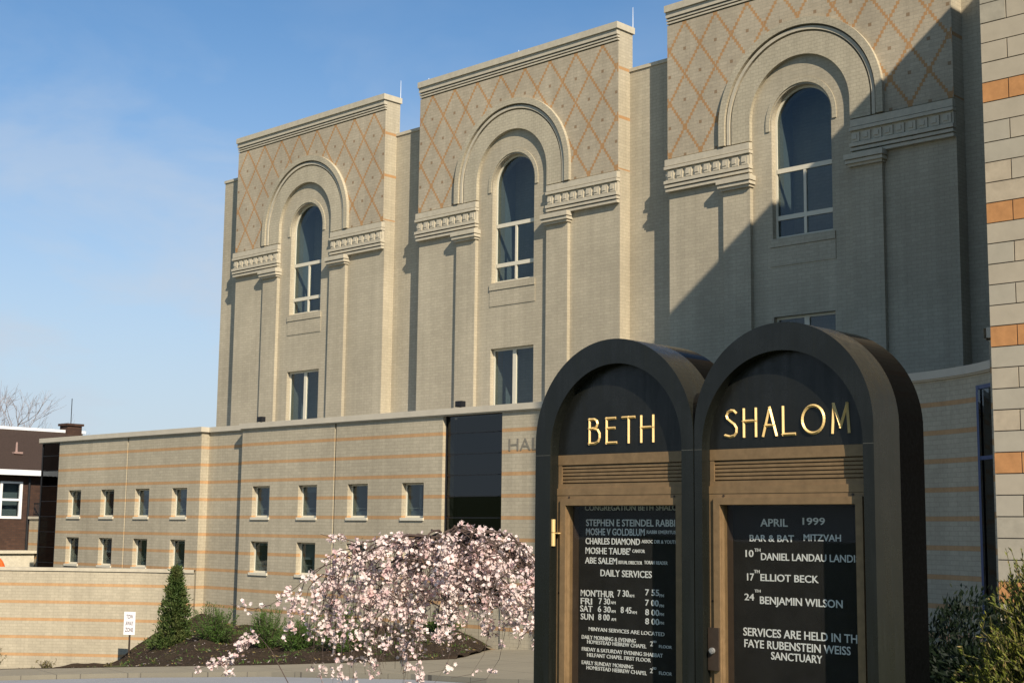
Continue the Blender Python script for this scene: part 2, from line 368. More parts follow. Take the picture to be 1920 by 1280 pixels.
para.box(-.02, TW+.06, -.24, .72, 16.985, 17.21)
para.box(0, TW, -.18, -.002, 16.80, 16.98); para.box(0, TW, -.145, -.003, 16.70, 16.765); para.box(0, TW, -.12, -.003, 16.605, 16.66)
para.box(.004, TW-.004, -.02, -.0015, 16.561, 16.799)
def cornice(x0, x1, lft):
    m = MB()
    a0, a1 = (x0-.06, x1) if lft else (x0, x1+.0)
    m.box(a0, a1, -.175, -.002, 11.80, 12.015); m.box(a0+.02, a1-.02, -.05, -.003, 12.015, 12.058)
    m.box(a0-.015, a1+.015, -.205, -.002, 11.68, 11.775); m.box(a0+.02, a1-.02, -.09, -.003, 11.776, 11.799)
    m.box(a0+.01, a1-.01, -.12, -.003, 11.30, 11.679); m.box(a0+.03, a1-.03, -.155, -.121, 11.301, 11.335)
    k = int((x1-x0)/.355); st = (x1-x0)/k
    for i in range(k):
        c = x0+(i+.5)*st; m.box(c-.115, c+.115, -.165, -.121, 11.34, 11.62); m.box(c-.115, c+.03, -.185, -.166, 11.42, 11.56)
    m.box(a0-.01, a1+.01, -.215, -.002, 11.20, 11.299); m.box(a0+.02, a1-.02, -.06, -.003, 11.166, 11.199)
    m.box(a0, a1, -.185, -.002, 11.075, 11.165); m.box(a0+.02, a1-.02, -.05, -.003, 11.045, 11.074); m.box(a0+.01, a1-.01, -.15, -.002, 10.95, 11.044)
    return m
def pilaster(x0, x1):
    m = MB(); m.box(x0, x1, -.15, -.001, -3.4, 10.70, skip='+y'); return m
def capital(x0, x1):
    m = MB(); m.box(x0-.13, x1+.13, -.36, -.155, 10.80, 10.955); m.box(x0-.10, x1+.10, -.32, -.001, 10.68, 10.775); m.box(x0-.05, x1+.05, -.25, -.001, 10.60, 10.679); m.box(x0-.085, x1+.085, -.28, -.002, 10.776, 10.799); m.box(x0-.12, x1+.12, -.154, -.002, 10.80, 10.949); return m
def arch_frame():
    m = MB(); t = .075
    m.prism(arch(XC, GR-.002, ZS, 8.885), [arch(XC, GR-t, ZS, 8.885+t)], .19, .27)
    for z in (10.93, 9.465): m.box(XC-GR+t, XC+GR-t, .175, .265, z, z+.14)
    m.box(XC-.045, XC+.045, .18, .262, 8.96, 9.465); m.box(XC-.045, XC+.045, .18, .262, 9.606, 10.93)
    return m
def rect_frame():
    m = MB(); x0, x1 = XC-1.05, XC+1.08
    m.prism(rect(x0+.002, x1-.002, 4.0, 6.477), [rect(x0+.07, x1-.07, 4.08, 6.40)], .16, .24)
    m.box(XC-.07, XC+.10, .15, .242, 4.081, 6.399); return m
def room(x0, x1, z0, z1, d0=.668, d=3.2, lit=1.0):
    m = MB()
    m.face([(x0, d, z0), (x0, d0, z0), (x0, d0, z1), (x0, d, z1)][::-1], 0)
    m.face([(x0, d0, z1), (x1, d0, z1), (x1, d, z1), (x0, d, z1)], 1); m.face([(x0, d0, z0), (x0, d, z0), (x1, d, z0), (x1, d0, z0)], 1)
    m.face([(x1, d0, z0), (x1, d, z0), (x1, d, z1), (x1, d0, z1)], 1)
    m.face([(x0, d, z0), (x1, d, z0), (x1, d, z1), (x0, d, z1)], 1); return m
first = {}
def rep(name, fn, mats, parent, at, key=None):
    key = key or name
    if key in first: return copy(first[key], parent, at)
    o = fn().build(name, mats, parent, at); first[key] = o; return o
LP, RP = (XC-2.77, XC-1.76), (XC+1.78, XC+2.78)
for x0 in TX:
    at = (x0, FY, 0)
    t = rep('bay_wall', lambda: bay, [M['brick'], M['side']], B, at)
    rep('diamond_panel', lambda: field, [M['lat'], M['side']], B, at)
    rep('arch_surround', lambda: ringm, [M['vous'], M['stone']], B, at)
    rep('parapet', lambda: para, M['stone'], B, at)
    rep('cornice', lambda: cornice(0, XC-1.76, True), M['stone'], B, at, 'cl'); rep('cornice', lambda: cornice(XC+1.78, TW, False), M['stone'], B, at, 'cr')
    for k, (a, b) in (('pl', LP), ('pr', RP)):
        p = rep('pilaster', lambda: pilaster(a, b), M['brick'], B, at, k); rep('capital', lambda: capital(a, b), M['stone'], p, at, k+'c')
    w = rep('arched_window', arch_frame, M['frame'], B, at)
    rep('pane', lambda: MB().prism(arch(XC, GR-.04, ZS, 8.92), [], .222, .230), M['glass'], w, at, 'ag')
    rep('hood_mould', lambda: hood, M['vous'], w, at); rep('sill', lambda: panel, M['brick'], w, at, 'as')
    rep('room', lambda: room(XC-1.06, XC+1.5, 8.5, 13.9), [M['jamb'], M['dark']], w, at, 'ar')
    w = rep('tall_window', rect_frame, M['frame'], B, at)
    rep('pane', lambda: MB().box(XC-1.0, XC+1.03, .195, .203, 4.04, 6.44), M['glass'], w, at, 'rg')
    rep('room', lambda: room(XC-1.06, XC+1.5, 3.9, 6.9), [M['jamb'], M['dark']], w, at, 'rr')
# wall set back between the bays
segs = [(-53.85, TX[0])]+[(TX[i]+TW, TX[i+1]) for i in range(2)]+[(TX[2]+TW, -9.9)]
for a, b in segs:
    r_ = MB().box(a-.0, b, .52, 1.2, -3.4, 15.60, skip='-x' if a > -53 else '').build('recessed_wall', M['brick'], B, (0, FY, 0))
    MB().box(a-(.04 if a < -53 else -.002), b-.002, .48, 1.25, 15.601, 15.72).build('roof_coping', M['stone'], r_, (0, FY, 0))
core = MB().box(-53.8, -10, 1.21, 14, -3.4, 15.4); core.build('rear_wall', M['brick'], B, (0, FY, 0))

# low wing
WY = 30.2
def wall_with_holes(x0, x1, y, holes, z0=-5.6, z1=3.5, t=.5):
    return MB().prism(rect(x0, x1, z0, z1), [rect(*h) for h in holes], y, y+t)
upx = [-55.15, -52.53, -49.93, -47.30]; upx2 = [-42.12, -39.46, -36.80, -34.10]
rows = ((.335, 1.465), (-1.60, -.475))
def hs(xs): return [(x, x+1.03, a, b) for x in xs for a, b in rows]
wg = MB()
def addw(x0, x1, y, holes):
    m = wall_with_holes(x0, x1, y, holes); k = len(wg.v); wg.v += m.v; wg.f += [tuple(i+k for i in f) for f in m.f]; wg.mi += m.mi; wg.uv += m.uv
addw(-56.1, -50.66, WY, hs(upx[:2])); addw(-50.56, -45.44, WY, hs(upx[2:]))
wg.box(-50.66, -50.56, WY+.09, WY+.45, -5.6, 3.5, skip='-x +x')
wg.box(-45.5, -42.8, WY+.35, WY+.84, -5.6, 3.5)
addw(-42.83, -37.56, WY, hs(upx2[:2])); addw(-37.46, -32.24, WY, hs(upx2[2:]))
wg.box(-37.56, -37.46, WY+.09, WY+.45, -5.6, 3.5, skip='-x +x')
wg.box(-29.66, -17.5, WY, WY+.5, -5.6, 3.5)
# concave end of the wing, curving out to meet the block building
CX, CY, CR = -17.5, 24.2, 6.0; arc = []
for i in range(41):
    a = R(90)*i/40; arc.append((CX+CR*math.sin(a), CY+CR*math.cos(a), CR*a))
fine = [(CX+CR*math.sin(R(90)*i/400), CY+CR*math.cos(R(90)*i/400), CR*R(90)*i/400) for i in range(401)]
def arcwall(m, z0, z1, i0, i1, off=0., th=.5, mi=0, arc=arc):
    for (x0, y0, d0), (x1, y1, d1) in zip(arc[i0:i1], arc[i0+1:i1+1]):
        def P(x, y, o): 
            dx, dy = x-CX, y-CY; L = math.hypot(dx, dy); return CX+dx*(L+o)/L, CY+dy*(L+o)/L
        a, b = P(x0, y0, -off), P(x1, y1, -off); c, d = P(x0, y0, th), P(x1, y1, th)
        m.face([(*a, z0), (*b, z0), (*b, z1), (*a, z1)], mi, [(d0-17.5, z0), (d1-17.5, z0), (d1-17.5, z1), (d0-17.5, z1)])
        m.face([(*a, z1), (*b, z1), (*d, z1), (*c, z1)], mi); m.face([(*a, z0), (*c, z0), (*d, z0), (*b, z0)], mi)
gA = 14
while arc[gA][0]/arc[gA][1] < -.4885: gA += 1
arcwall(wg, -5.6, 3.5, 0, gA); arcwall(wg, 3.25, 3.5, gA, 40)
wg.box(-11.5, -9.93, 24.2, 24.7, -5.6, 3.5)
wg.build('wing_wall', M['band'], B)
cp = MB(); PJ = .10
def cps(x0, x1, y, e0=0, e1=0): 
    cp.box(x0-e0, x1+e1, y-PJ, y+.7, 3.535, 3.72); cp.box(x0-e0*.5, x1+e1*.5, y-PJ*.55, y+.68, 3.501, 3.534)
cps(-57.62, -45.44, WY, .12, PJ); cps(-45.338, -42.94, WY+.35); cps(-42.83, -17.5, WY, PJ, 0)
arcwall(cp, 3.535, 3.72, 0, 40, PJ, .7); arcwall(cp, 3.501, 3.534, 0, 40, PJ*.55, .68)
cp.box(-11.5, -9.93, 24.1, 24.9, 3.535, 3.72)
cp.build('wing_coping', M['cop'], B)
rf = MB(); rf.box(-57.5, -16, WY+.705, FY+.55, 3.30, 3.45); rf.box(-57.5, -57.0, WY+.55, FY+2, -5.6, 3.3); rf.box(-56.2, -16, WY+1.1, WY+1.3, -5.6, 3.28)
rf.build('wing_roof', M['asph'], B)
def wing_frame():
    m = MB(); m.prism(rect(.002, 1.028, .002, 1.118), [rect(.05, .98, .10, 1.07)], .17, .24); return m
for xs in (upx, upx2):
    for x in xs:
        for a, b in rows:
            at = (x, WY, a); w = rep('square_window', wing_frame, M['frame'], B, at)
            rep('pane', lambda: MB().box(.04, .99, .20, .207, .09, 1.08), M['glass'], w, at, 'wp')
            rep('sill', lambda: MB().box(-.03, 1.06, -.045, .165, -.055, .035), M['frame'], w, at, 'wsill')
            rep('room', lambda: room(.0, 1.2, -.1, 1.25, .502, .88), [M['jamb'], M['dark']], w, at, 'wr')
            q = rnd.choice((.0, .12, .2, .34, .55))
            if q: MB().box(.06, .97, .33, .345, 1.09-q, 1.09).build('blind', M['jamb'], w, at)
            MB().box(.05, .98, .38, .40, .10, rnd.uniform(.14, .30)).build('inner_ledge', M['jamb'], w, at); MB().box(.05, .98, .30, .31, .33, .345).build('window_rail', M['frame'], w, at)
            if rnd.random() < .4: MB().box(.45, .55, .36, .37, .1, 1.09).build('curtain', M['jamb'], w, at)
# tall dark glazed panels
def curtain(x0, x1, y, zs, nv):
    m = MB()
    for z in zs: m.box(x0, x1, y-.004, y+.05, z-.014, z+.014)
    for i in range(nv+1):
        x = x0+(x1-x0)*i/nv; m.box(max(x0, x-.03), min(x1, x+.03), y-.034, y+.05, zs[0], zs[-1])
    return m
zs = [-5.0]+[2.956-.645*k for k in range(9, -1, -1)]+[3.49]
zs = [z for z in zs if z > -2.3]; MB().box(-32.24, -29.66, WY+.05, WY+.4, -5.6, zs[0]-.03).build('spandrel_wall', M['band'], B)
g = curtain(-32.24, -29.66, WY+.16, zs, 1).build('dark_glazing', M['mull'], B)
for za, zb in zip(zs, zs[1:]):
    t1, t2 = rnd.uniform(-.012, .012), rnd.uniform(-.02, .02); q = MB(); y = WY+.168
    q.face([(-32.2, y+t1, za+.012), (-29.7, y-t1, za+.012), (-29.7, y-t1+t2, zb-.012), (-32.2, y+t1+t2, zb-.012)]); q.build('pane', M['darkglass'], g)
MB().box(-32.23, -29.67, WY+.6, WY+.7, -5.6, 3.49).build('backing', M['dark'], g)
zs = [-5.0]+zs
g = curtain(-57.6, -56.105, WY+.03, zs, 1).build('dark_glazing', M['mull'], B)
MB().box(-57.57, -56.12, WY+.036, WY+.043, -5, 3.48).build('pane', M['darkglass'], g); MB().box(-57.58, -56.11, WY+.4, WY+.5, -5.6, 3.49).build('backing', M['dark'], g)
# curved blue-framed glazing at the end of the wing
bm = MB(); arcwall(bm, -5.6, 3.245, gA*10, gA*10+4, .05, .1, 0, fine); arcwall(bm, 1.63, 1.71, gA, 39, .04, .06); arcwall(bm, 3.16, 3.245, gA, 39, .041, .06)
arcwall(bm, -5.6, 3.245, gA*10+60, gA*10+64, .05, .1, 0, fine)
g = bm.build('blue_framed_glazing', M['bluef'], B)
pm = MB(); arcwall(pm, -5.6, 3.245, gA, 39, .0, .01); pm.build('pane', M['darkglass'], g)
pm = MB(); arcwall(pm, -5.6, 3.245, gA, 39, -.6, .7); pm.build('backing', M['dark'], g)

def textmesh(s, x0, x1, z0, h, y, depth=.002, weight=0.):
    cu = bpy.data.curves.new('txt', 'FONT'); cu.body = s; cu.size = 1; cu.extrude = 0; cu.offset = weight; cu.resolution_u = 3
    o = bpy.data.objects.new('txt', cu); COL.objects.link(o); dg = bpy.context.evaluated_depsgraph_get(); me = o.evaluated_get(dg).to_mesh()
    vs = [v.co.copy() for v in me.vertices]; fs = [tuple(p.vertices) for p in me.polygons]; o.evaluated_get(dg).to_mesh_clear()
    bpy.data.objects.remove(o); bpy.data.curves.remove(cu)
    ax = min(v.x for v in vs); bx = max(v.x for v in vs); H = max(v.y for v in vs)
    m = MB(); m.v = [(x0+(v.x-ax)/(bx-ax)*(x1-x0), y, z0+v.y/H*h) for v in vs]; k = len(m.v)
    edges = {}
    for f in fs:
        for a, b in zip(f, f[1:]+f[:1]): edges[a, b] = 1
    m.f = list(fs)
    for (a, b) in edges:
        if (b, a) not in edges: m.f.append((b, a, a+k, b+k))
    m.v += [(p[0], p[1]+depth, p[2]) for p in m.v]
    m.mi = [0]*len(m.f); m.uv = [None]*len(m.f); return m
def join(ms):
    o = MB()
    for m in ms:
        k = len(o.v); o.v += m.v; o.f += [tuple(i+k for i in f) for f in m.f]; o.mi += m.mi; o.uv += m.uv
    return o
M['cut'] = plain('cut_lettering', (.20, .18, .14), .8)
join([textmesh(c, x, x+w, 2.335, .36, WY-.012, .011) for c, x, w in (('H', -29.37, .40), ('A', -28.92, .44), ('L', -28.42, .34), ('L', -28.0, .34))]).build('lettering', M['cut'], B)
for x in (-52+.0, TX[1], TX[2]):
    MB().tube([(x+TW+.02, FY+.66, 17.2), (x+TW+.02, FY+.66, 17.95)], [.014, .007], 5).build('lightning_rod', M['metalw'], B)
for dx, x0 in ((.25, TX[1]), (5.1, TX[1])):
    MB().tube([(x0+dx, FY+.1, 17.2), (x0+dx, FY+.1, 17.42)], [.013, .01], 5).build('lightning_rod', M['metalw'], B)
s = M['mull']
for nm, x, lab in (('far', -42.1, 'small black floodlight on the wing roof below the leftmost tall bay'), ('near', -31.75, 'small black floodlight on the wing roof above the dark glazed panel')):
    m = MB(); m.box(-.14, .14, -.08, .10, .06, .24); m.box(-.11, .11, -.10, -.081, .09, .21); m.tube([(0, .02, 0), (0, .02, .07)], .03, 6); m.box(-.06, .06, -.04, .08, .0, .02)
    o = m.build('floodlight', s, None, (x, WY+.25, 3.722)); tag(o, lab, 'floodlight', 'floodlights on the wing roof')

# ------------------------------------------------------------------ block building at the right
M['blk'] = plain('pale_stone_block', (.43, .365, .265), .85, 0, .07, 3, .2, .25); M['blk2'] = plain('pale_stone_block_grey', (.41, .36, .27), .85, 0, .07, 3, .2, .25)
M['blk3'] = plain('pale_stone_block_warm', (.46, .375, .26), .85, 0, .12, 5, .2, .4); M['blk4'] = plain('pale_stone_block_dull', (.38, .335, .25), .85, 0, .12, 5, .2, .4)
M['oblk'] = plain('orange_block', (.49, .235, .09), .8, 0, .16, 5, .2, .3); M['joint'] = plain('dark_joint', (.10, .085, .07), .95)
blk = MB(); X0, BY, CH = -9.95, 21., .3275; zt = 20.46
k = -9; 
while True:
    z = .965+CH*k
    if z > zt-.1: break
    z1 = min(zt, z+CH-.017); odd = k % 2 == 0; x = X0; L = .44 if odd else .88; og = k % 6 == 0
    j = 0
    while x < 6:
        x1 = x+L-.02; jt = rnd.uniform(-.003, .003)
        b = MB().box(x, x1, BY+jt, BY+.09, z, z1, 2 if og and j < 2 or (og and rnd.random() < .5) else rnd.choice((0, 0, 1, 4, 5)))
        kk = len(blk.v); blk.v += b.v; blk.f += [tuple(i+kk for i in f) for f in b.f]; blk.mi += b.mi; blk.uv += b.uv
        x += L; L = .88; j += 1
    k += 1
blk.box(X0+.012, 6, BY+.014, BY+14.5, -3.6, zt-.03, 3); blk.box(X0-.05, 6.1, BY-.08, BY+14.6, zt, zt+.25, 0)
o = blk.build('block_building', [M['blk'], M['blk2'], M['oblk'], M['joint'], M['blk3'], M['blk4']], None, (0, 0, 0), origin=(X0, BY, -2.5))
bevel(o, .007, 1); tag(o, 'tall pale block wall with orange accent blocks and dark joints at the right edge', 'building')

# ------------------------------------------------------------------ curved retaining wall
rw_ = [(-45.46, 30.14), (-46.9, 29.45), (-48.1, 28.62), (-49.8, 27.25), (-51.6, 25.6), (-53.3, 23.7), (-54.8, 21.4), (-56, 18.8)]
pts = []
for i in range(len(rw_)-1):
    p0, p1, p2, p3 = rw_[max(i-1, 0)], rw_[i], rw_[i+1], rw_[min(i+2, len(rw_)-1)]
    for q in range(6):
        t = q/6; pts.append(tuple(.5*(2*p1[c]+(p2[c]-p0[c])*t+(2*p0[c]-5*p1[c]+4*p2[c]-p3[c])*t*t+(3*p1[c]-p0[c]-3*p2[c]+p3[c])*t**3) for c in (0, 1)))
pts.append(rw_[-1])
RWT = -1.575
def strip(m, pts, z0, z1, fo, bo, mi=0):
    d = 0
    def off(i, o):
        a, b = pts[max(i-1, 0)], pts[min(i+1, len(pts)-1)]; dx, dy = b[0]-a[0], b[1]-a[1]; L = math.hypot(dx, dy)
        nx, ny = -dy/L, dx/L                                  # away from the camera is -n
        return pts[i][0]+nx*-o if 0 else pts[i][0]-(-nx)*o*1, pts[i][1]+ny*o
    for i in range(len(pts)-1):
        L = math.dist(pts[i], pts[i+1]); a, b, c, e = off(i, fo), off(i+1, fo), off(i+1, bo), off(i, bo)
        m.face([(*b, z0), (*a, z0), (*a, z1), (*b, z1)], mi, [(d+L, z0), (d, z0), (d, z1), (d+L, z1)])
        m.face([(*b, z1), (*a, z1), (*e, z1), (*c, z1)], mi); m.face([(*e, z0), (*c, z0), (*c, z1), (*e, z1)], mi); m.face([(*a, z0), (*b, z0), (*c, z0), (*e, z0)], mi)
        d += L
rwm = MB(); strip(rwm, pts, -6.6, RWT-.12, 0, -.35)
o = rwm.build('retaining_wall', M['band'], None, (0, 0, 0), origin=(-49, 28, -5)); tag(o, 'curved sunlit retaining wall of cream brick with orange bands left of the conifer', 'wall')
cm = MB(); strip(cm, pts, RWT-.119, RWT, .05, -.40); cm.build('coping', M['stone'], o)
LTXT=[
('CONGREGATION BETH SHALOM',-4.663,-4.061,0.102,0.029),
('STEPHEN E STEINDEL RABBI',-4.655,-4.105,0.026,0.037),
('MOSHE V GOLDBLUM',-4.655,-4.286,-0.018,0.037),
('RABBI EMERITUS',-4.273,-4.099,-0.007,0.018),
('CHARLES DIAMOND',-4.658,-4.315,-0.062,0.034),
('ASSOC DIR & YOUTH',-4.305,-4.092,-0.052,0.018),
("MOSHE TAUBE'",-4.658,-4.374,-0.109,0.036),
('CANTOR',-4.361,-4.286,-0.098,0.018),
('ABE SALEM',-4.661,-4.457,-0.156,0.034),
('RITUAL DIRECTOR',-4.447,-4.302,-0.153,0.018),
('TORAH READER',-4.289,-4.149,-0.150,0.018),
('DAILY SERVICES',-4.561,-4.244,-0.215,0.036),
("MON'THUR",-4.688,-4.476,-0.315,0.036),
('7 30',-4.453,-4.384,-0.308,0.035),
('AM',-4.384,-4.351,-0.308,0.015),
('7 55',-4.283,-4.200,-0.296,0.032),
('PM',-4.197,-4.172,-0.300,0.015),
('FRI',-4.688,-4.615,-0.354,0.034),
('7 30',-4.571,-4.500,-0.349,0.033),
('AM',-4.496,-4.466,-0.345,0.015),
('7 00',-4.283,-4.203,-0.344,0.032),
('PM',-4.197,-4.172,-0.347,0.015),
('SAT',-4.691,-4.612,-0.390,0.034),
('6 30',-4.577,-4.496,-0.387,0.033),
('AM',-4.493,-4.466,-0.386,0.015),
('8 45',-4.433,-4.367,-0.385,0.033),
('AM',-4.364,-4.335,-0.385,0.015),
('8 00',-4.283,-4.200,-0.388,0.032),
('PM',-4.197,-4.172,-0.386,0.015),
('SUN',-4.687,-4.605,-0.428,0.033),
('8 00',-4.574,-4.503,-0.425,0.033),
('AM',-4.493,-4.463,-0.424,0.015),
('8 00',-4.283,-4.200,-0.430,0.032),
('PM',-4.197,-4.172,-0.426,0.015),
('MINYAN SERVICES ARE LOCATED',-4.635,-4.169,-0.479,0.020),
('DAILY MORNING & EVENING',-4.680,-4.341,-0.520,0.021),
('HOMESTEAD HEBREW CHAPEL',-4.645,-4.277,-0.541,0.020),
('2',-4.254,-4.238,-0.529,0.025),
('ND',-4.238,-4.216,-0.511,0.010),
('FLOOR',-4.201,-4.126,-0.533,0.015),
('FRIDAY & SATURDAY EVENING SHABBAT',-4.679,-4.179,-0.577,0.020),
('HELFANT CHAPEL FIRST FLOOR',-4.645,-4.251,-0.603,0.020),
('EARLY SUNDAY MORNING',-4.679,-4.357,-0.641,0.020),
('HOMESTEAD HEBREW CHAPEL',-4.648,-4.274,-0.664,0.020),
('2',-4.255,-4.239,-0.652,0.024),
('ND',-4.239,-4.217,-0.634,0.012),
('FLOOR',-4.201,-4.126,-0.655,0.017),
]
RTXT=[
('APRIL',-3.630,-3.488,0.030,0.038),
('1999',-3.412,-3.301,0.039,0.034),
('BAR & BAT',-3.688,-3.457,-0.036,0.033),
('MITZVAH',-3.408,-3.224,-0.030,0.032),
('10',-3.711,-3.669,-0.105,0.035),
('TH',-3.663,-3.632,-0.080,0.016),
('DANIEL LANDAU LANDIS',-3.629,-3.137,-0.117,0.035),
('17',-3.704,-3.667,-0.208,0.035),
('TH',-3.667,-3.638,-0.174,0.016),
('ELLIOT BECK',-3.633,-3.337,-0.208,0.035),
('24',-3.719,-3.668,-0.295,0.033),
('TH',-3.665,-3.634,-0.258,0.014),
('BENJAMIN WILSON',-3.637,-3.222,-0.308,0.037),
('SERVICES ARE HELD IN THE',-3.727,-3.129,-0.450,0.040),
('FAYE RUBENSTEIN WEISS',-3.722,-3.188,-0.500,0.039),
('SANCTUARY',-3.582,-3.325,-0.537,0.037),
]
# ------------------------------------------------------------------ granite notice board
M['jointg'] = plain('grey_mortar_joint', (.10, .10, .085), .8)
SB = empty('notice_board', (-3.9, 5.4, -1.66), 'black granite twin arched notice board with gold letters and two glazed bronze cases', 'notice board')
SY = 5.2
def tablet_poly(x0, x1, top, z0): 
    c, r = (x0+x1)/2, (x1-x0)/2; return arch(c, r, top-r, z0, 56)
TL = dict(x0=-4.87, x1=-3.893, top=.92, i0=-4.77, i1=-3.96, it=.80, txt=1)
TR_ = dict(x0=-3.887, x1=-2.98, top=.912, i0=-3.845, i1=-3.03, it=.79, txt=2)

STROKES = {  # unit strokes of thin roman capitals: width, polylines
 'B': (.48, [[(0,0),(0,1)], [(0,1),(.22,1),(.33,.93),(.36,.82),(.32,.70),(.20,.62),(0,.62)], [(.18,.62),(.38,.55),(.46,.40),(.46,.24),(.40,.08),(.24,0),(0,0)]]),
 'E': (.42, [[(0,0),(0,1)], [(0,1),(.38,1)], [(0,.60),(.34,.60)], [(0,0),(.42,0)]]),
 'T': (.50, [[(.25,0),(.25,1)], [(0,1),(.5,1)]]),
 'H': (.50, [[(0,0),(0,1)], [(.5,0),(.5,1)], [(0,.56),(.5,.56)]]),
 'S': (.46, [[(.42,.90),(.34,.98),(.22,1),(.09,.94),(.03,.82),(.07,.68),(.22,.56),(.36,.46),(.45,.32),(.44,.16),(.34,.04),(.18,0),(.0,.05)]]),
 'A': (.50, [[(0,0),(.26,1)], [(.26,1),(.52,0)], [(.10,.36),(.42,.36)]]),
 'L': (.46, [[(0,0),(0,1)], [(0,0),(.46,0)]]),
 'O': (.84, [[(.42+.42*math.sin(2*math.pi*i/28), .5+.5*math.cos(2*math.pi*i/28)) for i in range(29)]]),
 'M': (.62, [[(0,0),(.06,1)], [(.06,1),(.31,.18)], [(.31,.18),(.57,1)], [(.57,1),(.63,0)]])}
def strokes(word, x0, x1, z0, h, y, w=.0135, gap=.30):
    m = MB(); tot = sum(STROKES[c][0] for c in word)+gap*(len(word)-1)*1.0; kx = (x1-x0)/tot; x = x0; q = 0
    for c in word:
        for pl in STROKES[c][1]:
            P = [Vector((x+a*kx, z0+b*h)) for a, b in pl]; yy = y-.0005*(q % 5); q += 1
            closed = (P[0]-P[-1]).length < 1e-5; L = []
            for i, p in enumerate(P):
                a = P[i-1] if i else (P[-2] if closed else P[0]); b = P[i+1] if i < len(P)-1 else (P[1] if closed else P[-1])
                t = (b-a).normalized(); nn = Vector((-t.y, t.x)); e = Vector((0, 0))
                if not closed and i == 0: e = -t*w*.45
                if not closed and i == len(P)-1: e = t*w*.45
                L.append((p+e+nn*w/2, p+e, p+e-nn*w/2))
            for (a, b, c2), (d, e, f) in zip(L, L[1:]):
                A = lambda p, yv: (p.x, yv, p.y)
                m.face([A(a, yy), A(b, yy-.008), A(e, yy-.008), A(d, yy)]); m.face([A(b, yy-.008), A(c2, yy), A(f, yy), A(e, yy-.008)])
            for (a, b, c2) in (L[0], L[-1]): m.face([A(a, yy), A(b, yy-.008), A(c2, yy)])
        x += (STROKES[c][0]+gap)*kx
    return m
for T in (TL, TR_):
    r = (T['i1']-T['i0'])/2; cx = (T['i0']+T['i1'])/2; sp = T['it']-r
    hole = arch(cx, r, sp, -1.32, 52)
    fr = MB().prism(tablet_poly(T['x0'], T['x1'], T['top'], -1.6), [hole], SY, SY+.212)
    o = bevel(fr.build('tablet', M['gran'], SB), .006)
    MB().prism(tablet_poly(T['x0']-.0, T['x1'], T['top'], -1.6), [], SY+.2125, SY+.42).build('rear_slab', M['granp'], SB)
    # horizontal joint at the spring line
    for q0, q1 in ((T['x0']+.001, T['i0']-.001), (T['i1']+.001, T['x1']-.001)): MB().box(q0, q1, SY-.0006, SY+.002, .371, .373).build('joint', M['jointg'], o)
    p = MB().prism(arch(cx, r-.001, sp, .374, 52), [], SY+.06, SY+.19).build('name_panel', M['granpanel'], SB)
    if T['txt'] == 1: l = strokes('BETH', -4.565, -4.17, .425, .118, SY+.0595)
    else: l = strokes('SHALOM', -3.755, -3.128, .428, .118, SY+.0595)
    l.build('gold_lettering', M['gold'], p)
    # bronze louvre panel and glazed door
    a, b = T['i0']+.001, T['i1']-.001; m = MB()
    m.box(a, b, SY+.058, SY+.19, .325, .3735)
    m.box(a, b, SY+.085, SY+.19, .21, .3245)
    m.box(a, a+.022, SY+.060, SY+.0845, .21, .3245); m.box(b-.022, b, SY+.060, SY+.0845, .21, .3245)
    for i in range(5):
        z = .2385+.0172*i; m.box(a+.023, b-.023, SY+.064+.001*(i % 2), SY+.0845, z, z+.0115)
    m.box(a, b, SY+.050, SY+.19, .176, .2095); m.box(a, b, SY+.058, SY+.084, .2098, .232)
    bevel(m.build('louvre_panel', M['bronze'], SB), .0015, 1)
    d = MB(); w = .066; d.prism(rect(a, b, -1.319, .1745), [rect(a+w, b-w, -1.2, .1745-.05)], SY+.052, SY+.095)
    d.prism(rect(a+.030, b-.030, -1.28, .158), [rect(a+w-.002, b-w+.002, -1.198, .1265)], SY+.040, SY+.0519)
    door = bevel(d.build('door_frame', M['bronze'], SB), .003)
    sc_ = [(a+.015, z) for z in (-.30, -.85)]+[(b-.015, z) for z in (.10, -.3, -.85)]+[(x, .166) for x in (a+.08, b-.08)]
    for x, z in sc_: MB().tube([(x, SY+.0518, z), (x, SY+.0495, z)], .0055, 10).build('screw', M['bronzed'], door)
    lin = MB(); lin.prism(rect(a+w-.012, b-w+.012, -1.21, .135), [rect(a+w+.0005, b-w-.0005, -1.2, .124)], SY+.0955, SY+.14)
    lin.build('lining', M['bronzed'], door)
    MB().box(a+w-.01, b-w+.01, SY+.072, SY+.076, -1.205, .13).build('pane', M['boardglass'], door)
    bd_ = MB().box(a, b, SY+.1405, SY+.16, -1.25, .17).build('letter_board', M['board'], SB)
    if T['txt'] == 1:
        hg = MB(); X = a+.003; hg.tube([(X, SY+.02, -.005), (X, SY+.02, .058)], .011, 10); hg.tube([(X, SY+.02, -.072), (X, SY+.02, -.008)], .011, 10); hg.box(X, X+.03, SY+.022, SY+.0505, -.012, -.006)
        hg.build('hinge', M['gold'], door)
    else:
        lk = MB().box(a+.004, a+.06, SY+.030, SY+.0395, -.60, -.415); lo = bevel(lk.build('lock_plate', M['bronzed'], door), .002)
        kc = MB(); kc.tube([(a+.03, SY+.0295, -.515), (a+.03, SY+.018, -.515)], .0135, 16); kc.tube([(a+.03, SY+.0179, -.515), (a+.03, SY+.014, -.515)], .008, 12); kc.build('keyhole', plain('dull_steel', (.30, .29, .27), .45, .3), door)
    for s_, x0, x1, z0, h in (LTXT if T['txt'] == 1 else RTXT):
        textmesh(s_, x0, x1, z0+h*.06-(.007 if s_ == 'SANCTUARY' else 0), h*.88, SY+.1385, .0018, .010 if h > .03 else .004).build('text_line', M['white'], bd_)
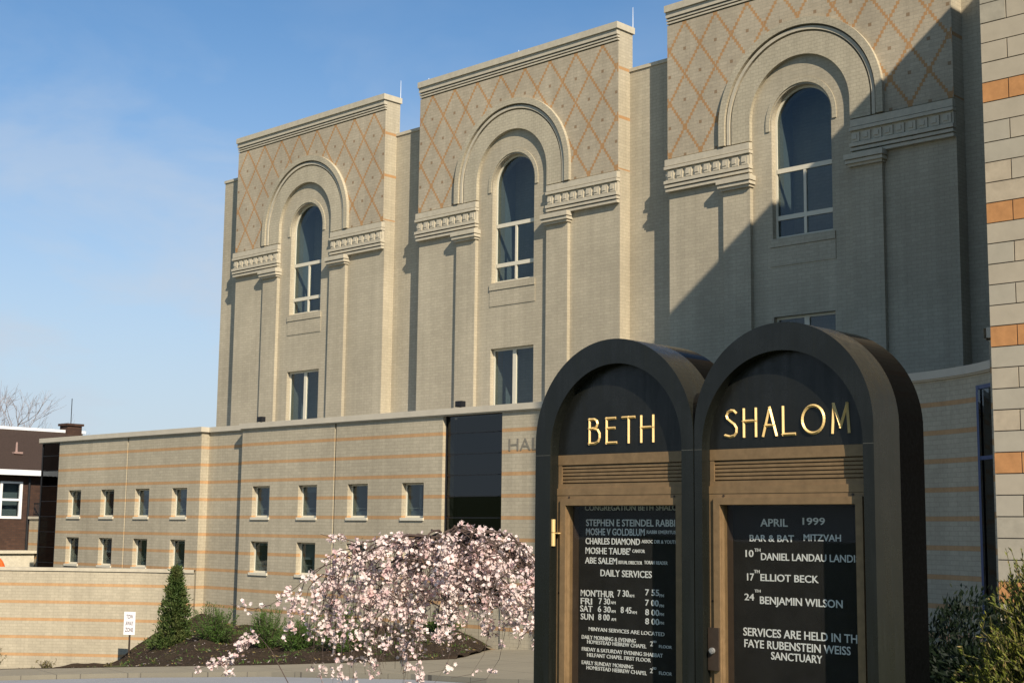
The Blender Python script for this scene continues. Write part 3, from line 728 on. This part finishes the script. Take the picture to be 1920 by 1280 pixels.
MB().box(-4.95, -2.88, SY-.06, SY+.5, -1.9, -1.601).build('plinth', M['gran'], SB)

# ------------------------------------------------------------------ tow-away sign
sg = empty('parking_sign', (-46.0, 27.87, -4.72), 'small white tow away zone sign on a dark post before the retaining wall', 'sign')
E1, E2 = Vector((.56, -.83, 0)).normalized(), Vector((.83, .56, 0)).normalized()      # facing, right
def obox(m, c, hw, hh, d, mi=0):
    c = Vector(c); q = []
    for dy in (0, -d):
        for dx, dz in ((-hw, -hh), (hw, -hh), (hw, hh), (-hw, hh)): q.append(c+E2*dx+E1*(-dy if 0 else -dy*-1*-1)+Vector((0, 0, dz)))
    for f in ((0,1,2,3), (7,6,5,4), (0,4,5,1), (1,5,6,2), (2,6,7,3), (3,7,4,0)): m.face([q[i] for i in f], mi)
base = Vector((-46.0, 27.87, -4.72))
m = MB(); m.tube([base, base+Vector((0, 0, 1.60))], .035, 8); m.build('post', M['bronzed'], sg)
m = MB(); pc = base+E1*.05+Vector((0, 0, 1.27)); obox(m, pc, .215, .405, .012); pl = m.build('sign_plate', M['metalw'], sg)
M['redt'] = plain('dark_red_sign_letters', (.12, .05, .05), .6)
tm = join([textmesh(t, -w, w, z, .15, 0, .001, .01) for t, w, z in (('TOW', .13, .16), ('AWAY', .15, -.075), ('ZONE', .15, -.30))])
tm.v = [tuple(pc+E1*.018+E2*p[0]+Vector((0, 0, p[2]))-E1*p[1]) for p in tm.v]; tm.build('lettering', M['redt'], pl)

# ------------------------------------------------------------------ vegetation
def leafmat(name, cols, rough=.6, trans=.25):
    s = N(name); oi = s('NewGeometry'); n = s.noise(3.2, 3, .6, vec=oi.outputs['Position']); n2 = s.noise(45, 2, .5, vec=oi.outputs['Position'])
    c = s.mix(s.rng(n2, .35, .65, 0, 1), cols[0], cols[1]); c = s.mix(s.rng(n, .4, .65, 0, .8), c, cols[2])
    s.fin(c, rough, 0, .25); t = s('BsdfTranslucent'); s.put(c, t.inputs[0]); x = s('MixShader'); x.inputs[0].default_value = trans
    s.l.new(s.b.outputs[0], x.inputs[1]); s.l.new(t.outputs[0], x.inputs[2]); s.l.new(x.outputs[0], s.out.inputs[0]); return s.m
M['conif'] = leafmat('conifer_foliage', ((.042, .078, .02), (.08, .125, .03), (.12, .13, .042)))
M['junip'] = leafmat('juniper_foliage', ((.05, .11, .02), (.10, .17, .03), (.07, .11, .032)))
M['gold_j'] = leafmat('golden_shrub_foliage', ((.13, .155, .02), (.25, .235, .04), (.06, .10, .016)))
M['tan_t'] = leafmat('dry_shoot_tips', ((.36, .25, .10), (.30, .22, .09), (.22, .18, .06)))
M['shade_green'] = leafmat('shade_toned_shrub_foliage', ((.003, .010, .003), (.006, .015, .004), (.008, .014, .005)))  # leaf colour taken down to near black to stand in for shade
M['bark'] = plain('bark', (.075, .052, .042), .9, 0, .25, 30); M['greybark'] = plain('grey_bark', (.30, .26, .25), .9, 0, .2, 20)
M['petal'] = leafmat('pale_pink_petals', ((.84, .70, .655), (.86, .77, .70), (.76, .57, .545)), .7, .3)
M['petal2'] = leafmat('deep_pink_petals', ((.72, .50, .49), (.78, .60, .57), (.62, .40, .39)), .7, .3)
M['bud'] = leafmat('bronze_young_leaves', ((.24, .10, .06), (.30, .16, .07), (.16, .10, .05)), .6, .25)
def leaf(m, p, d, L, w, mi=0, rn=rnd):
    d = d.normalized(); a = d.cross(Vector((rn.uniform(-1, 1), rn.uniform(-1, 1), rn.uniform(-1, 1)))).normalized()*w
    m.face([p-a*.3, p+d*L*.5-a, p+d*L, p+d*L*.5+a], mi)
def rv(rn=rnd, z=0.): return Vector((rn.gauss(0, 1), rn.gauss(0, 1), rn.gauss(0, 1)+z))
def plantm(name, base, label, cat, fol, stem, fmats, group=None, smat=None):
    e = empty(name, base, label, cat, group); b = Vector(base)
    for q in (fol, stem):
        q.v = [tuple(Vector(p)+b) for p in q.v]
    fol.build('foliage', fmats, e); stem.build('stems', smat or M['bark'], e); return e
# conifer beside the retaining wall
fol, st = MB(), MB(); H, RB = 2.55, .74
st.tube([(0, 0, -.1), (0, 0, H*.9)], [.06, .01], 6)
for i in range(1150):
    z = H*(rnd.random()**1.35); rr = RB*(1-z/H)**1.02*(.90+.22*math.sin(4.2*z+2+1.3*math.sin(i)))+.05; a = rnd.uniform(0, 6.283); k = rnd.random()**.45*(1.22 if rnd.random() < .10 else 1)
    p = Vector((rr*k*math.cos(a), rr*k*math.sin(a), z)); out = Vector((math.cos(a)*.7, math.sin(a)*.7, .75))
    if i % 12 == 0: st.tube([(0, 0, max(0, z-.3)), p], [.012, .004], 4)
    for q in range(9): leaf(fol, p+rv()*.055, out+rv()*.45, rnd.uniform(.08, .17), .022)
plantm('conifer', (-41.9, 27.07, bedz(-41.9, 27.07)-.05), 'small pointed dark green conifer standing where the curved wall meets the wing', 'conifer', fol, st, M['conif'])
# spiky junipers along the bed
def juniper(Rr, Hh, n=46, sd=0):
    rn = random.Random(sd); fol, st = MB(), MB()
    for i in range(n):
        a = rn.uniform(0, 6.283); el = rn.uniform(.25, 1.45); L = rn.uniform(.6, 1.05)
        tip = Vector((math.cos(a)*math.cos(el)*Rr*L, math.sin(a)*math.cos(el)*Rr*L, (math.sin(el)*Hh+.05)*L)); b = Vector((tip.x*.1, tip.y*.1, -.05))
        mid = (b+tip)*.5+Vector((0, 0, -.03)); st.tube([b, mid, tip], [.012, .008, .003], 4)
        for q in range(26):
            t = (q+1)/26; p = b.lerp(mid, t*2) if t < .5 else mid.lerp(tip, t*2-1)
            for _ in range(3): leaf(fol, p+rv(rn)*.02, (tip-b).normalized()*.9+rv(rn)*.5, rn.uniform(.06, .13), .011, 0, rn)
    return fol, st
JU = [((-39.3, 26.9, 0), 1.0, 1.15, 'green spiky juniper beside the conifer, left of the wing shadow line'), ((-36.5, 26.9, 0), .85, 1.15, 'green spiky juniper standing alone in the mulch left of the cherry tree'),
      ((-34.9, 27.0, 0), .85, 1.0, 'low green juniper just left of the hanging blossom strands'), ((-32.6, 26.7, 0), 1.15, 1.3, 'large green juniper half hidden behind the hanging blossom'),
      ((-31.0, 29.2, 0), .6, .65, 'small juniper at the foot of the wall below the dark glazed panel')]
for i, (p, r_, h_, lab) in enumerate(JU):
    f_, s_ = juniper(r_, h_, 85, i+5); plantm('juniper_shrub', (p[0], p[1], bedz(p[0], p[1])), lab, 'shrub', f_, s_, M['junip'], 'junipers in the mulch bed')
# dry weeds by the kerb
M['weed'] = leafmat('dry_weed', ((.20, .15, .06), (.12, .11, .04), (.09, .10, .03)))
for (x, y, h_, n_, lab) in ((-49.9, 24.6, 1.0, 70, 'dry weedy plant at the left edge below the retaining wall'), (-46.4, 24.9, .5, 40, 'low weed by the kerb below the retaining wall'), (-44.3, 26.1, .3, 26, 'tiny weed clump beside the tow away sign post')):
    f_, s_ = MB(), MB()
    for i in range(n_):
        d = Vector((rnd.gauss(0, .35), rnd.gauss(0, .35), 1))*h_*rnd.uniform(.4, 1); s_.tube([(0, 0, -.05), d*.5+rv()*.03, d], .006, 3)
        for q in range(9): leaf(f_, d*rnd.uniform(.25, 1), rv(z=.5), .09, .018)
    plantm('weed', (x, y, bedz(x, y)), lab, 'weed', f_, s_, M['weed'], 'weeds along the kerb')
gc = MB(); gr_ = random.Random(31)
for i in range(900):
    x = gr_.uniform(-47, -28.5); t = gr_.random()**.9; y = lerp(x, YK)+.1+(lerp(x, YW)-lerp(x, YK)-.2)*t
    if math.sin(1.3*x+.8*y)+.7*math.sin(2.9*y-1.1*x) < .25 and gr_.random() < .8: continue
    b = Vector((x, y, bedz(x, y)-.01))
    for q in range(gr_.randint(4, 9)): leaf(gc, b+Vector((gr_.gauss(0, .07), gr_.gauss(0, .07), 0)), rv(gr_, .9), gr_.uniform(.05, .16), .014, 0 if gr_.random() < .75 else 1, gr_)
tag(gc.build('ground_cover', [M['junip'], M['weed']]), 'low weeds and grass tufts sprouting in the dark mulch bed', 'ground cover', kind='stuff')
ch = MB()
for i in range(2600):
    x = gr_.uniform(-48, -28.3); y = lerp(x, YK)+.02+(lerp(x, YW)-lerp(x, YK)-.1)*gr_.random(); b = Vector((x, y, bedz(x, y)+.01))
    d = rv(gr_); d.z *= .35; leaf(ch, b, d, gr_.uniform(.05, .15), .014, gr_.choice((0, 0, 1, 2)), gr_)
tag(ch.build('bark_litter', [M['bark'], M['greybark'], M['tan_t']]), 'loose bark chips and dry twigs scattered over the mulch bed', 'bark chips', kind='stuff')
# weeping cherry
CB = Vector((-11.6, 11.3, 0)); U = Vector((math.cos(YAW), math.sin(YAW), 0)); V = Vector((-math.sin(YAW), math.cos(YAW), 0))
CB.z = G(CB.x, CB.y); ZT = .16
def cw(u, h, w): return U*u+V*w+Vector((0, 0, h))+Vector((CB.x, CB.y, 0))
from mathutils import noise as mnoise
rc_ = random.Random(4)
ct = empty('weeping_cherry', tuple(CB), 'weeping cherry tree in pale pink blossom left of the granite notice board', 'tree')
tk, br, fl = MB(), MB(), MB()
tk.tube([cw(.98, CB.z-.1, .25), cw(.92, -1.2, .22), cw(.80, -.62, .15), cw(.52, -.30, .08), cw(.15, -.10, 0), cw(-.18, .03, 0)], [.11, .085, .07, .055, .045, .03], 10)
tk.tube([cw(.80, -.62, .15), cw(.72, -.35, .2), cw(.5, -.22, .25), cw(.2, -.10, .3)], [.05, .04, .03, .015], 8)
tk.tube([cw(.52, -.30, .08), cw(.1, -.40, .1), cw(-.4, -.38, .15), cw(-.8, -.34, .1), cw(-1.15, -.48, .1)], [.04, .03, .02, .013, .006], 8)
def flower(p, s=1., mi=None):
    n = (rv(rc_)+Vector((.55, -.6, .35))*.9).normalized(); a = n.orthogonal().normalized(); b = n.cross(a)
    mi = (0 if rc_.random() < .84 else 1) if mi is None else mi; r = .0225*s*rc_.uniform(.7, 1.2); ph = rc_.uniform(0, 1.2)
    for k in range(5):
        t = ph+k*1.2566; e = a*math.cos(t)+b*math.sin(t); f = a*math.cos(t+1.57)+b*math.sin(t+1.57)
        c = n*.004; fl.face([p, p+e*r*.6-f*r*.5+c, p+e*r*1.1+c*1.5, p+e*r*.6+f*r*.5+c], mi)
def bloom(P, dens=1., spread=.035, lo=0.):
    """flower clusters along a twig"""
    for a, b in zip(P, P[1:]):
        L = (b-a).length; k = int(L/.046*dens+rc_.random())
        for i in range(k):
            p = a.lerp(b, rc_.random())
            if rc_.random() < .10: continue
            if mnoise.noise(p*3.1)+.5*mnoise.noise(p*7.3) < .03 and rc_.random() < .82: continue
            c = p+rv(rc_)*spread*.55
            for q in range(rc_.choice((3, 4, 5, 6, 8))): flower(c+rv(rc_)*.024)
            if rc_.random() < .40:
                for q in range(2): leaf(fl, c+rv(rc_)*.02, rv(rc_), .035, .006, 2, rc_)
def hang(p, L, drift, dens=1., out=None):
    P = [p]; d = Vector((0, 0, -1)); n = 6
    for i in range(n): P.append(P[-1]+(d+drift*(1-i/n)+rv(rc_)*.10)*(L/n))
    br.tube(P, [.0045-.0005*i for i in range(n+1)], 4); bloom(P, dens)
def arcbranch(u0, h0, w0, phi, reach, rise, drop, dens=1.):
    D = U*math.cos(phi)+V*math.sin(phi); P = []; n = 14; wob = rc_.uniform(-.2, .2)
    for i in range(n+1):
        t = i/n; P.append(cw(u0, h0, w0)+D*(reach*t)+(V*math.cos(phi)-U*math.sin(phi))*(wob*math.sin(t*3))+Vector((0, 0, rise*math.sin(min(1, t*1.6)*math.pi/2)*1.0-drop*t**2.3))+rv(rc_)*.012)
    br.tube(P, [.016*(1-.75*i/n) for i in range(n+1)], 5); bloom(P[3:], dens, .045)
    for i in range(4, n+1):
        if rc_.random() < .62: hang(P[i], rc_.uniform(.25, .85)*(.5+.5*i/n), D*rc_.uniform(.0, .35), dens*rc_.choice((.5, .9, 1.1)))
    return P
EU = [(-2.0,-.75),(-1.75,-.45),(-1.5,-.22),(-1.2,-.12),(-.9,-.08),(-.5,-.04),(-.22,.17),(.05,.12),(.3,.02),(.6,-.06),(.9,-.2),(1.2,-.5)]
EL = [(-2.0,-1.0),(-1.7,-1.15),(-1.45,-1.45),(-1.2,-1.6),(-.9,-1.45),(-.6,-1.6),(-.3,-1.3),(0,-1.05),(.5,-1.1),(.9,-1.2),(1.2,-1.0)]
for i in range(16):
    phi = rc_.uniform(0, 6.283)
    arcbranch(rc_.uniform(-.32, .2), rc_.uniform(-.18, .0), rc_.uniform(-.15, .15), phi, rc_.uniform(.45, .85), rc_.uniform(.04, .14), rc_.uniform(.3, .7), .9)
for i in range(9):
    arcbranch(rc_.uniform(-.6, -.2), rc_.uniform(-.22, -.08), rc_.uniform(-.2, .3), math.pi+rc_.uniform(-.45, .45), rc_.uniform(.8, 1.25), rc_.uniform(.02, .10), rc_.uniform(.3, .8), .8)
for i in range(165):   # arching twigs that rise a little, turn outwards and hang
    u = rc_.triangular(-1.95, 1.1, -.15); top = lerp(u, EU); low = lerp(u, EL); w = rc_.gauss(0, .38)*(1 if u > -1.2 else .5)
    if -1.15 < u < -.82 and rc_.random() < .75: top -= .42     # gap that shows the wall behind
    f = rc_.random()**1.5; z = top-.05-abs(w)*.22-f*(top-low)*.62; L = min(rc_.uniform(.3, .85), z-low+.05)
    if L < .12: continue
    sgn = -1 if u < .1 or rc_.random() < .3 else 1; o = rc_.uniform(.08, .34)*sgn; wd = rc_.uniform(-.2, .2)
    P = [cw(u-o, z-.06, w-wd), cw(u-o*.6, z+.0, w-wd*.6), cw(u-o*.2, z+.02, w-wd*.2), cw(u+o*.12, z-.06, w), cw(u+o*.3, z-.2*L-.05, w)]
    n = 5
    for k in range(n): P.append(P[-1]+Vector((0, 0, -L*.75/n))+rv(rc_)*.018)
    br.tube(P, [.007*(1-.075*k) for k in range(len(P))], 4); bloom(P[1:], rc_.choice((.2, .5, .9, 1.15))*lerp(u, [(-1.9, .65), (-1.0, .45), (-.4, .8), (-.1, 1.05), (.6, 1.1)]), .045)
def spray(pts, dens, spread=.04, r=.006):
    P = [cw(*p) for p in pts]; br.tube(P, [r*(1-.6*i/(len(P)-1)) for i in range(len(P))], 4); bloom(P, dens, spread); return P
spray([(-1.2, -.18, .1), (-1.45, -.10, .05), (-1.58, -.09, 0), (-1.68, -.06, 0)], 1.8)
spray([(-1.3, -.28, .1), (-1.7, -.45, 0), (-1.95, -.68, -.1), (-2.2, -.85, -.1)], .8); spray([(-2.2, -.85, -.1), (-2.4, -.90, -.1), (-2.65, -.84, -.1)], 2.4, .03)
spray([(-1.6, -.38, .1), (-1.85, -.6, .05), (-1.95, -.95, 0), (-1.98, -1.12, 0)], 1.4); spray([(-1.5, -.5, .0), (-1.75, -.85, 0), (-1.78, -1.2, 0), (-1.80, -1.27, 0)], .9)
spray([(-1.55, -.55, -.1), (-1.62, -.85, -.1), (-1.7, -.95, -.1)], .4)
spray([(-1.9, -1.75, -.3), (-2.15, -1.35, -.2), (-2.28, -1.2, -.2), (-2.38, -1.19, -.2)], .0); spray([(-2.28, -1.16, -.2), (-2.42, -1.24, -.2), (-2.55, -1.38, -.2)], 3.0, .05); spray([(-2.6, -1.46, -.2), (-2.75, -1.48, -.2), (-2.95, -1.54, -.2)], 2.6, .04)
spray([(-2.38, -1.19, -.2), (-2.5, -1.42, -.2), (-2.7, -1.62, -.2)], .3)
for u, h0, h1, dn in ((-1.45, -1.0, -1.72, .9), (-1.58, -.9, -1.72, .8), (-1.35, -1.1, -1.75, .8), (-.55, -.9, -1.75, 1.), (-.65, -.95, -1.6, .9), (-1.05, -.9, -1.35, .9), (-.85, -1.0, -1.45, .9)):
    hang(cw(u, h0, rc_.uniform(-.5, 0)), h0-h1, Vector((0, 0, 0)), dn)
for i in range(46):
    u = rc_.uniform(-.1, .75); h0 = rc_.uniform(-.75, -.1); hang(cw(u, h0, rc_.gauss(.1, .3)), rc_.uniform(.25, .6), U*rc_.uniform(-.2, .2), rc_.choice((.5, .8)))
for u, h0, h1 in ((-1.92, -.75, -1.25), (-1.66, -.6, -1.5), (-1.28, -.5, -1.7), (-1.1, -.55, -1.6), (-.72, -.5, -1.7)):
    hang(cw(u, h0, rc_.uniform(-.5, -.1)), h0-h1, Vector((0, 0, 0)), .95)
for u, h0 in ((.0, -1.0), (.25, -1.05), (.42, -1.1), (-.15, -1.15)):   # bare hanging twigs with a few shaded flowers
    P = spray([(u, h0, -.2), (u-.06, h0-.3, -.22), (u-.2, h0-.52, -.2), (u-.42, h0-.56, -.2)], .0, .03, .004); bloom(P[1:3], .35)
tk.build('trunk', M['bark'], ct); br.build('branches', M['bark'], ct); fl.build('blossom', [M['petal'], M['petal2'], M['bud']], ct)
# golden shrub at lower right
rg = random.Random(8); fol, st = MB(), MB()
def shoot(b, tip, n, w, L, curve=.1, fol=fol, st=st, mi=0):
    mid = (b+tip)*.5+Vector((rg.gauss(0, curve), rg.gauss(0, curve), 0))*.5; st.tube([b, mid, tip], [.006, .004, .0015], 4)
    for q in range(n):
        t = .12+.88*(q+rg.random())/n; p = b.lerp(mid, t*2) if t < .5 else mid.lerp(tip, t*2-1)
        leaf(fol, p, (tip-b).normalized()*1.0+rv(rg)*.30, L*rg.uniform(.6, 1.2)*(1.1-.45*t), w, (1 if t > .85 and rg.random() < .28 else mi), rg)
for i in range(430):
    a = rg.uniform(0, 6.283); k = math.sqrt(rg.random()); rr = .52*k; hgt = (2.0 if rg.random() < .16 else 1.72)*(1-.50*k*k)*rg.uniform(.78, 1.03)
    tip = Vector((rr*math.cos(a)*1.15, rr*math.sin(a)*1.15, hgt)); st_h = hgt*rg.uniform(.25, .6); b = Vector((rr*.55*math.cos(a), rr*.55*math.sin(a), st_h))
    if i % 4 == 0: st.tube([(0, 0, -.05), b], [.012, .006], 4)
    shoot(b, tip, 62, .0048, .052)
    for q in range(5):
        t = rg.uniform(.2, .85); p = b.lerp(tip, t); shoot(p, p+((tip-b).normalized()+rv(rg)*.35).normalized()*rg.uniform(.10, .24), 22, .0042, .042)
plantm('golden_shrub', (-3.44, 8.25, -1.66), 'yellow green upright shrub with tan tips in front of the pale block wall', 'shrub', fol, st, [M['gold_j'], M['tan_t']], smat=plain('green_brown_twig', (.09, .08, .03), .8, 0, .25, 30))
# shrubs behind it, shade put into their near-black leaf colour
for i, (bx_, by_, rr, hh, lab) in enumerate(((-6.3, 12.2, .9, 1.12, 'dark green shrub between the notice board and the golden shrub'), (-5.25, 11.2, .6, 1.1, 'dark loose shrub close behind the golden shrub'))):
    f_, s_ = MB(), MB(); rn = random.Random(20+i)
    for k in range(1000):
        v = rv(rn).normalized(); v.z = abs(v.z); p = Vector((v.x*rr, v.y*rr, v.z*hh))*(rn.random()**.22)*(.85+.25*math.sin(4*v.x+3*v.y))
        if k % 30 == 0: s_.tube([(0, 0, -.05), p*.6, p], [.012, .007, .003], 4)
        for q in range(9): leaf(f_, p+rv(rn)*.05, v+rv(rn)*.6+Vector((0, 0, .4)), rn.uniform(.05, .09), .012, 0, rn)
    plantm('dark_shrub', (bx_, by_, G(bx_, by_)), lab, 'shrub', f_, s_, M['shade_green'], 'shrubs right of the notice board')

# ------------------------------------------------------------------ neighbouring house, far left
M['hbrick'] = brick('dark_brown_brick', c1=(.080, .044, .030), c2=(.055, .031, .022), bw=.22, mort=(.05, .035, .03)); M['shing'] = plain('brown_shingles', (.052, .035, .027), .9, 0, .3, 18, .2, .5)
HX = -66.
hs_ = empty('brown_house', (-70, 34, -5.2), 'dark brown brick house with white gutter and brown shingle roof at far left', 'house')
m = MB(); wy0, wy1, wz0, wz1 = 32.5, 33.66, .30, 2.10
m.box(-76, HX, 22, wy0, -6, 2.45); m.box(-76, HX, wy1, 35.3, -6, 2.45); m.box(-76, HX, wy0, wy1, -6, wz0); m.box(-76, HX, wy0, wy1, wz1, 2.45); m.build('wall', M['hbrick'], hs_)
m = MB(); m.face([(HX+.45, 21.5, 2.55), (HX+.45, 36.2, 2.55), (-70, 39.0, 4.95), (-70, 21.5, 4.95)]); m.face([(-70, 21.5, 4.95), (-70, 39.0, 4.95), (-76.5, 36.2, 2.55), (-76.5, 21.5, 2.55)]); m.face([(HX+.45, 36.2, 2.55), (-76.5, 36.2, 2.55), (-70, 39., 4.95)])
m.face([(HX+.45, 21.5, 2.5), (-76.5, 21.5, 2.5), (-76.5, 36.2, 2.5), (HX+.45, 36.2, 2.5)])
roof = m.build('roof', M['shing'], hs_); MB().box(-70.12, -69.88, 21.5, 39.1, 4.90, 5.05).build('ridge_trim', M['metalw'], roof)
MB().box(-70.5, -69.7, 37.9, 38.75, 4.6, 5.28).box(-70.58, -69.62, 37.82, 38.83, 5.28, 5.40).build('chimney', M['hbrick'], roof)
MB().tube([(-69.9, 38.2, 5.4), (-69.9, 38.2, 6.75)], .022, 5).build('antenna', M['mull'], roof)
m = MB(); m.box(-67.5, -67.2, 33.75, 34.2, 3.52, 3.62); m.rev([(.10, 3.5), (.06, 3.65), (.045, 4.1), (.0, 4.11)], -67.4, 33.95, 10); m.build('roof_vent', plain('dull_red_vent', (.30, .20, .17), .6), roof)
MB().box(HX+.44, HX+.58, 21.4, 36.3, 2.40, 2.66).build('gutter', M['metalw'], hs_)
m = MB(); 
for a, b, c, d in ((wy0, wy0+.13, wz0, wz1), (wy1-.13, wy1, wz0, wz1), (wy0, wy1, wz1-.1, wz1), (wy0, wy1, wz0, wz0+.12), (wy0+.13, wy1-.13, 1.16, 1.27)): m.box(HX-.08, HX+.04+(.003 if b-a > 1 else 0), a, b, c, d)
w = m.build('window', M['metalw'], hs_); MB().box(HX-.07, HX-.06, wy0, wy1, wz0, wz1).build('pane', M['glass'], w); MB().box(HX-.5, HX-.48, wy0-.2, wy1+.2, wz0-.2, wz1+.2).build('curtain', M['jamb'], w)
MB().tube([(HX+.08, 33.98, -5), (HX+.08, 33.98, 2.45)], .06, 8).build('downpipe', M['mull'], hs_)
MB().box(HX-.0+.001, HX+1.1, 30.5, 33.9, -5.2, -1.35).box(HX-.0+.001, HX+1.25, 30.4, 34.0, -1.349, -1.22).build('porch', plain('pale_render', (.55, .50, .38), .8), hs_)
tw = MB().box(-65.75, -60, 34, 34.4, -6, .30).build('banded_wall', M['band'], None, (0, 0, 0), origin=(-63, 34, -6)); tag(tw, 'short tan wall with orange bands beyond the dark glazed corner of the wing', 'wall')
MB().box(-65.8, -59.9, 33.93, 34.45, .301, .42).build('coping', M['cop'], tw)
rl = MB()
for z in (.50, 1.02): rl.box(-65.75, -60, 34.18, 34.23, z, z+.05)
for i in range(40): rl.tube([(-65.72+i*.145, 34.2, .42), (-65.72+i*.145, 34.2, 1.10)], .016, 4)
rl = rl.build('iron_railing', M['mull'], None, (0, 0, 0), origin=(-63, 34.2, .42)); tag(rl, 'black iron railing on top of the short tan banded wall', 'railing')
# orange play tunnel end
M['orp'] = plain('orange_plastic', (.72, .12, .02), .35, 0, .05); M['yep'] = plain('yellow_plastic', (.70, .42, .04), .35, 0, .05)
pt = empty('play_tunnel', (-54.6, 26.6, -4.6), 'orange and yellow curved playground tunnel end behind the retaining wall', 'play equipment')
c0 = Vector((-54.65, 26.55, -1.85)); m, m2 = MB(), MB(); A1, A2 = Vector((.45, .89, 0)), Vector((0, 0, 1)); A3 = Vector((.89, -.45, 0))
m.tube([c0+A1*math.cos(t)*.6+A2*math.sin(t)*.6 for t in ls(-.5, math.pi+.5, 24)], .13, 8); m2.tube([c0-A3*.15+A1*math.cos(t)*.45+A2*math.sin(t)*.45 for t in ls(-.5, math.pi+.5, 24)], .14, 8)
m.build('rim', M['orp'], pt, smooth=True); m2.build('tube', M['yep'], pt, smooth=True)
MB().box(-54.9, -54.6, 26.1, 27.1, -5.6, -2.0).build('support', M['mull'], pt)
# bare trees beyond the house
def baretree(base, H, sd, lab, lean=0.):
    rn = random.Random(sd); e = empty('bare_tree', base, lab, 'tree', 'bare trees behind the brown house'); t, c = MB(), MB(); b = Vector(base)
    def grow(p, d, L, r, lv):
        P = [p]; n = 4
        for i in range(n): d = (d+rv(rn)*.13+Vector((0, 0, .05))).normalized(); P.append(P[-1]+d*L/n)
        (t if lv < 1 else c).tube(P, [r*(1-.4*i/n) for i in range(n+1)], 6 if lv < 2 else 3, cap=False)
        if lv >= 6: return
        for k in range(3 if lv < 5 else 4):
            q = P[rn.choice((2, 3, 4))] if k else P[-1]
            nd = (d+rv(rn)*(.52 if lv else .6)+Vector((0, 0, .12))).normalized(); grow(q, nd, L*rn.uniform(.62, .84), r*.58, lv+1)
    grow(b, Vector((lean, 0, 1)).normalized(), H*.30, H*.015, 0)
    t.build('trunk', M['greybark'], e); c.build('branches', M['greybark'], e)
baretree((-90.5, 43.5, -5), 16.5, 3, 'taller bare leafless tree above the roof at the left edge'); baretree((-88.5, 45.0, -5), 13.5, 6, 'smaller bare leafless tree beside the chimney of the brown house')
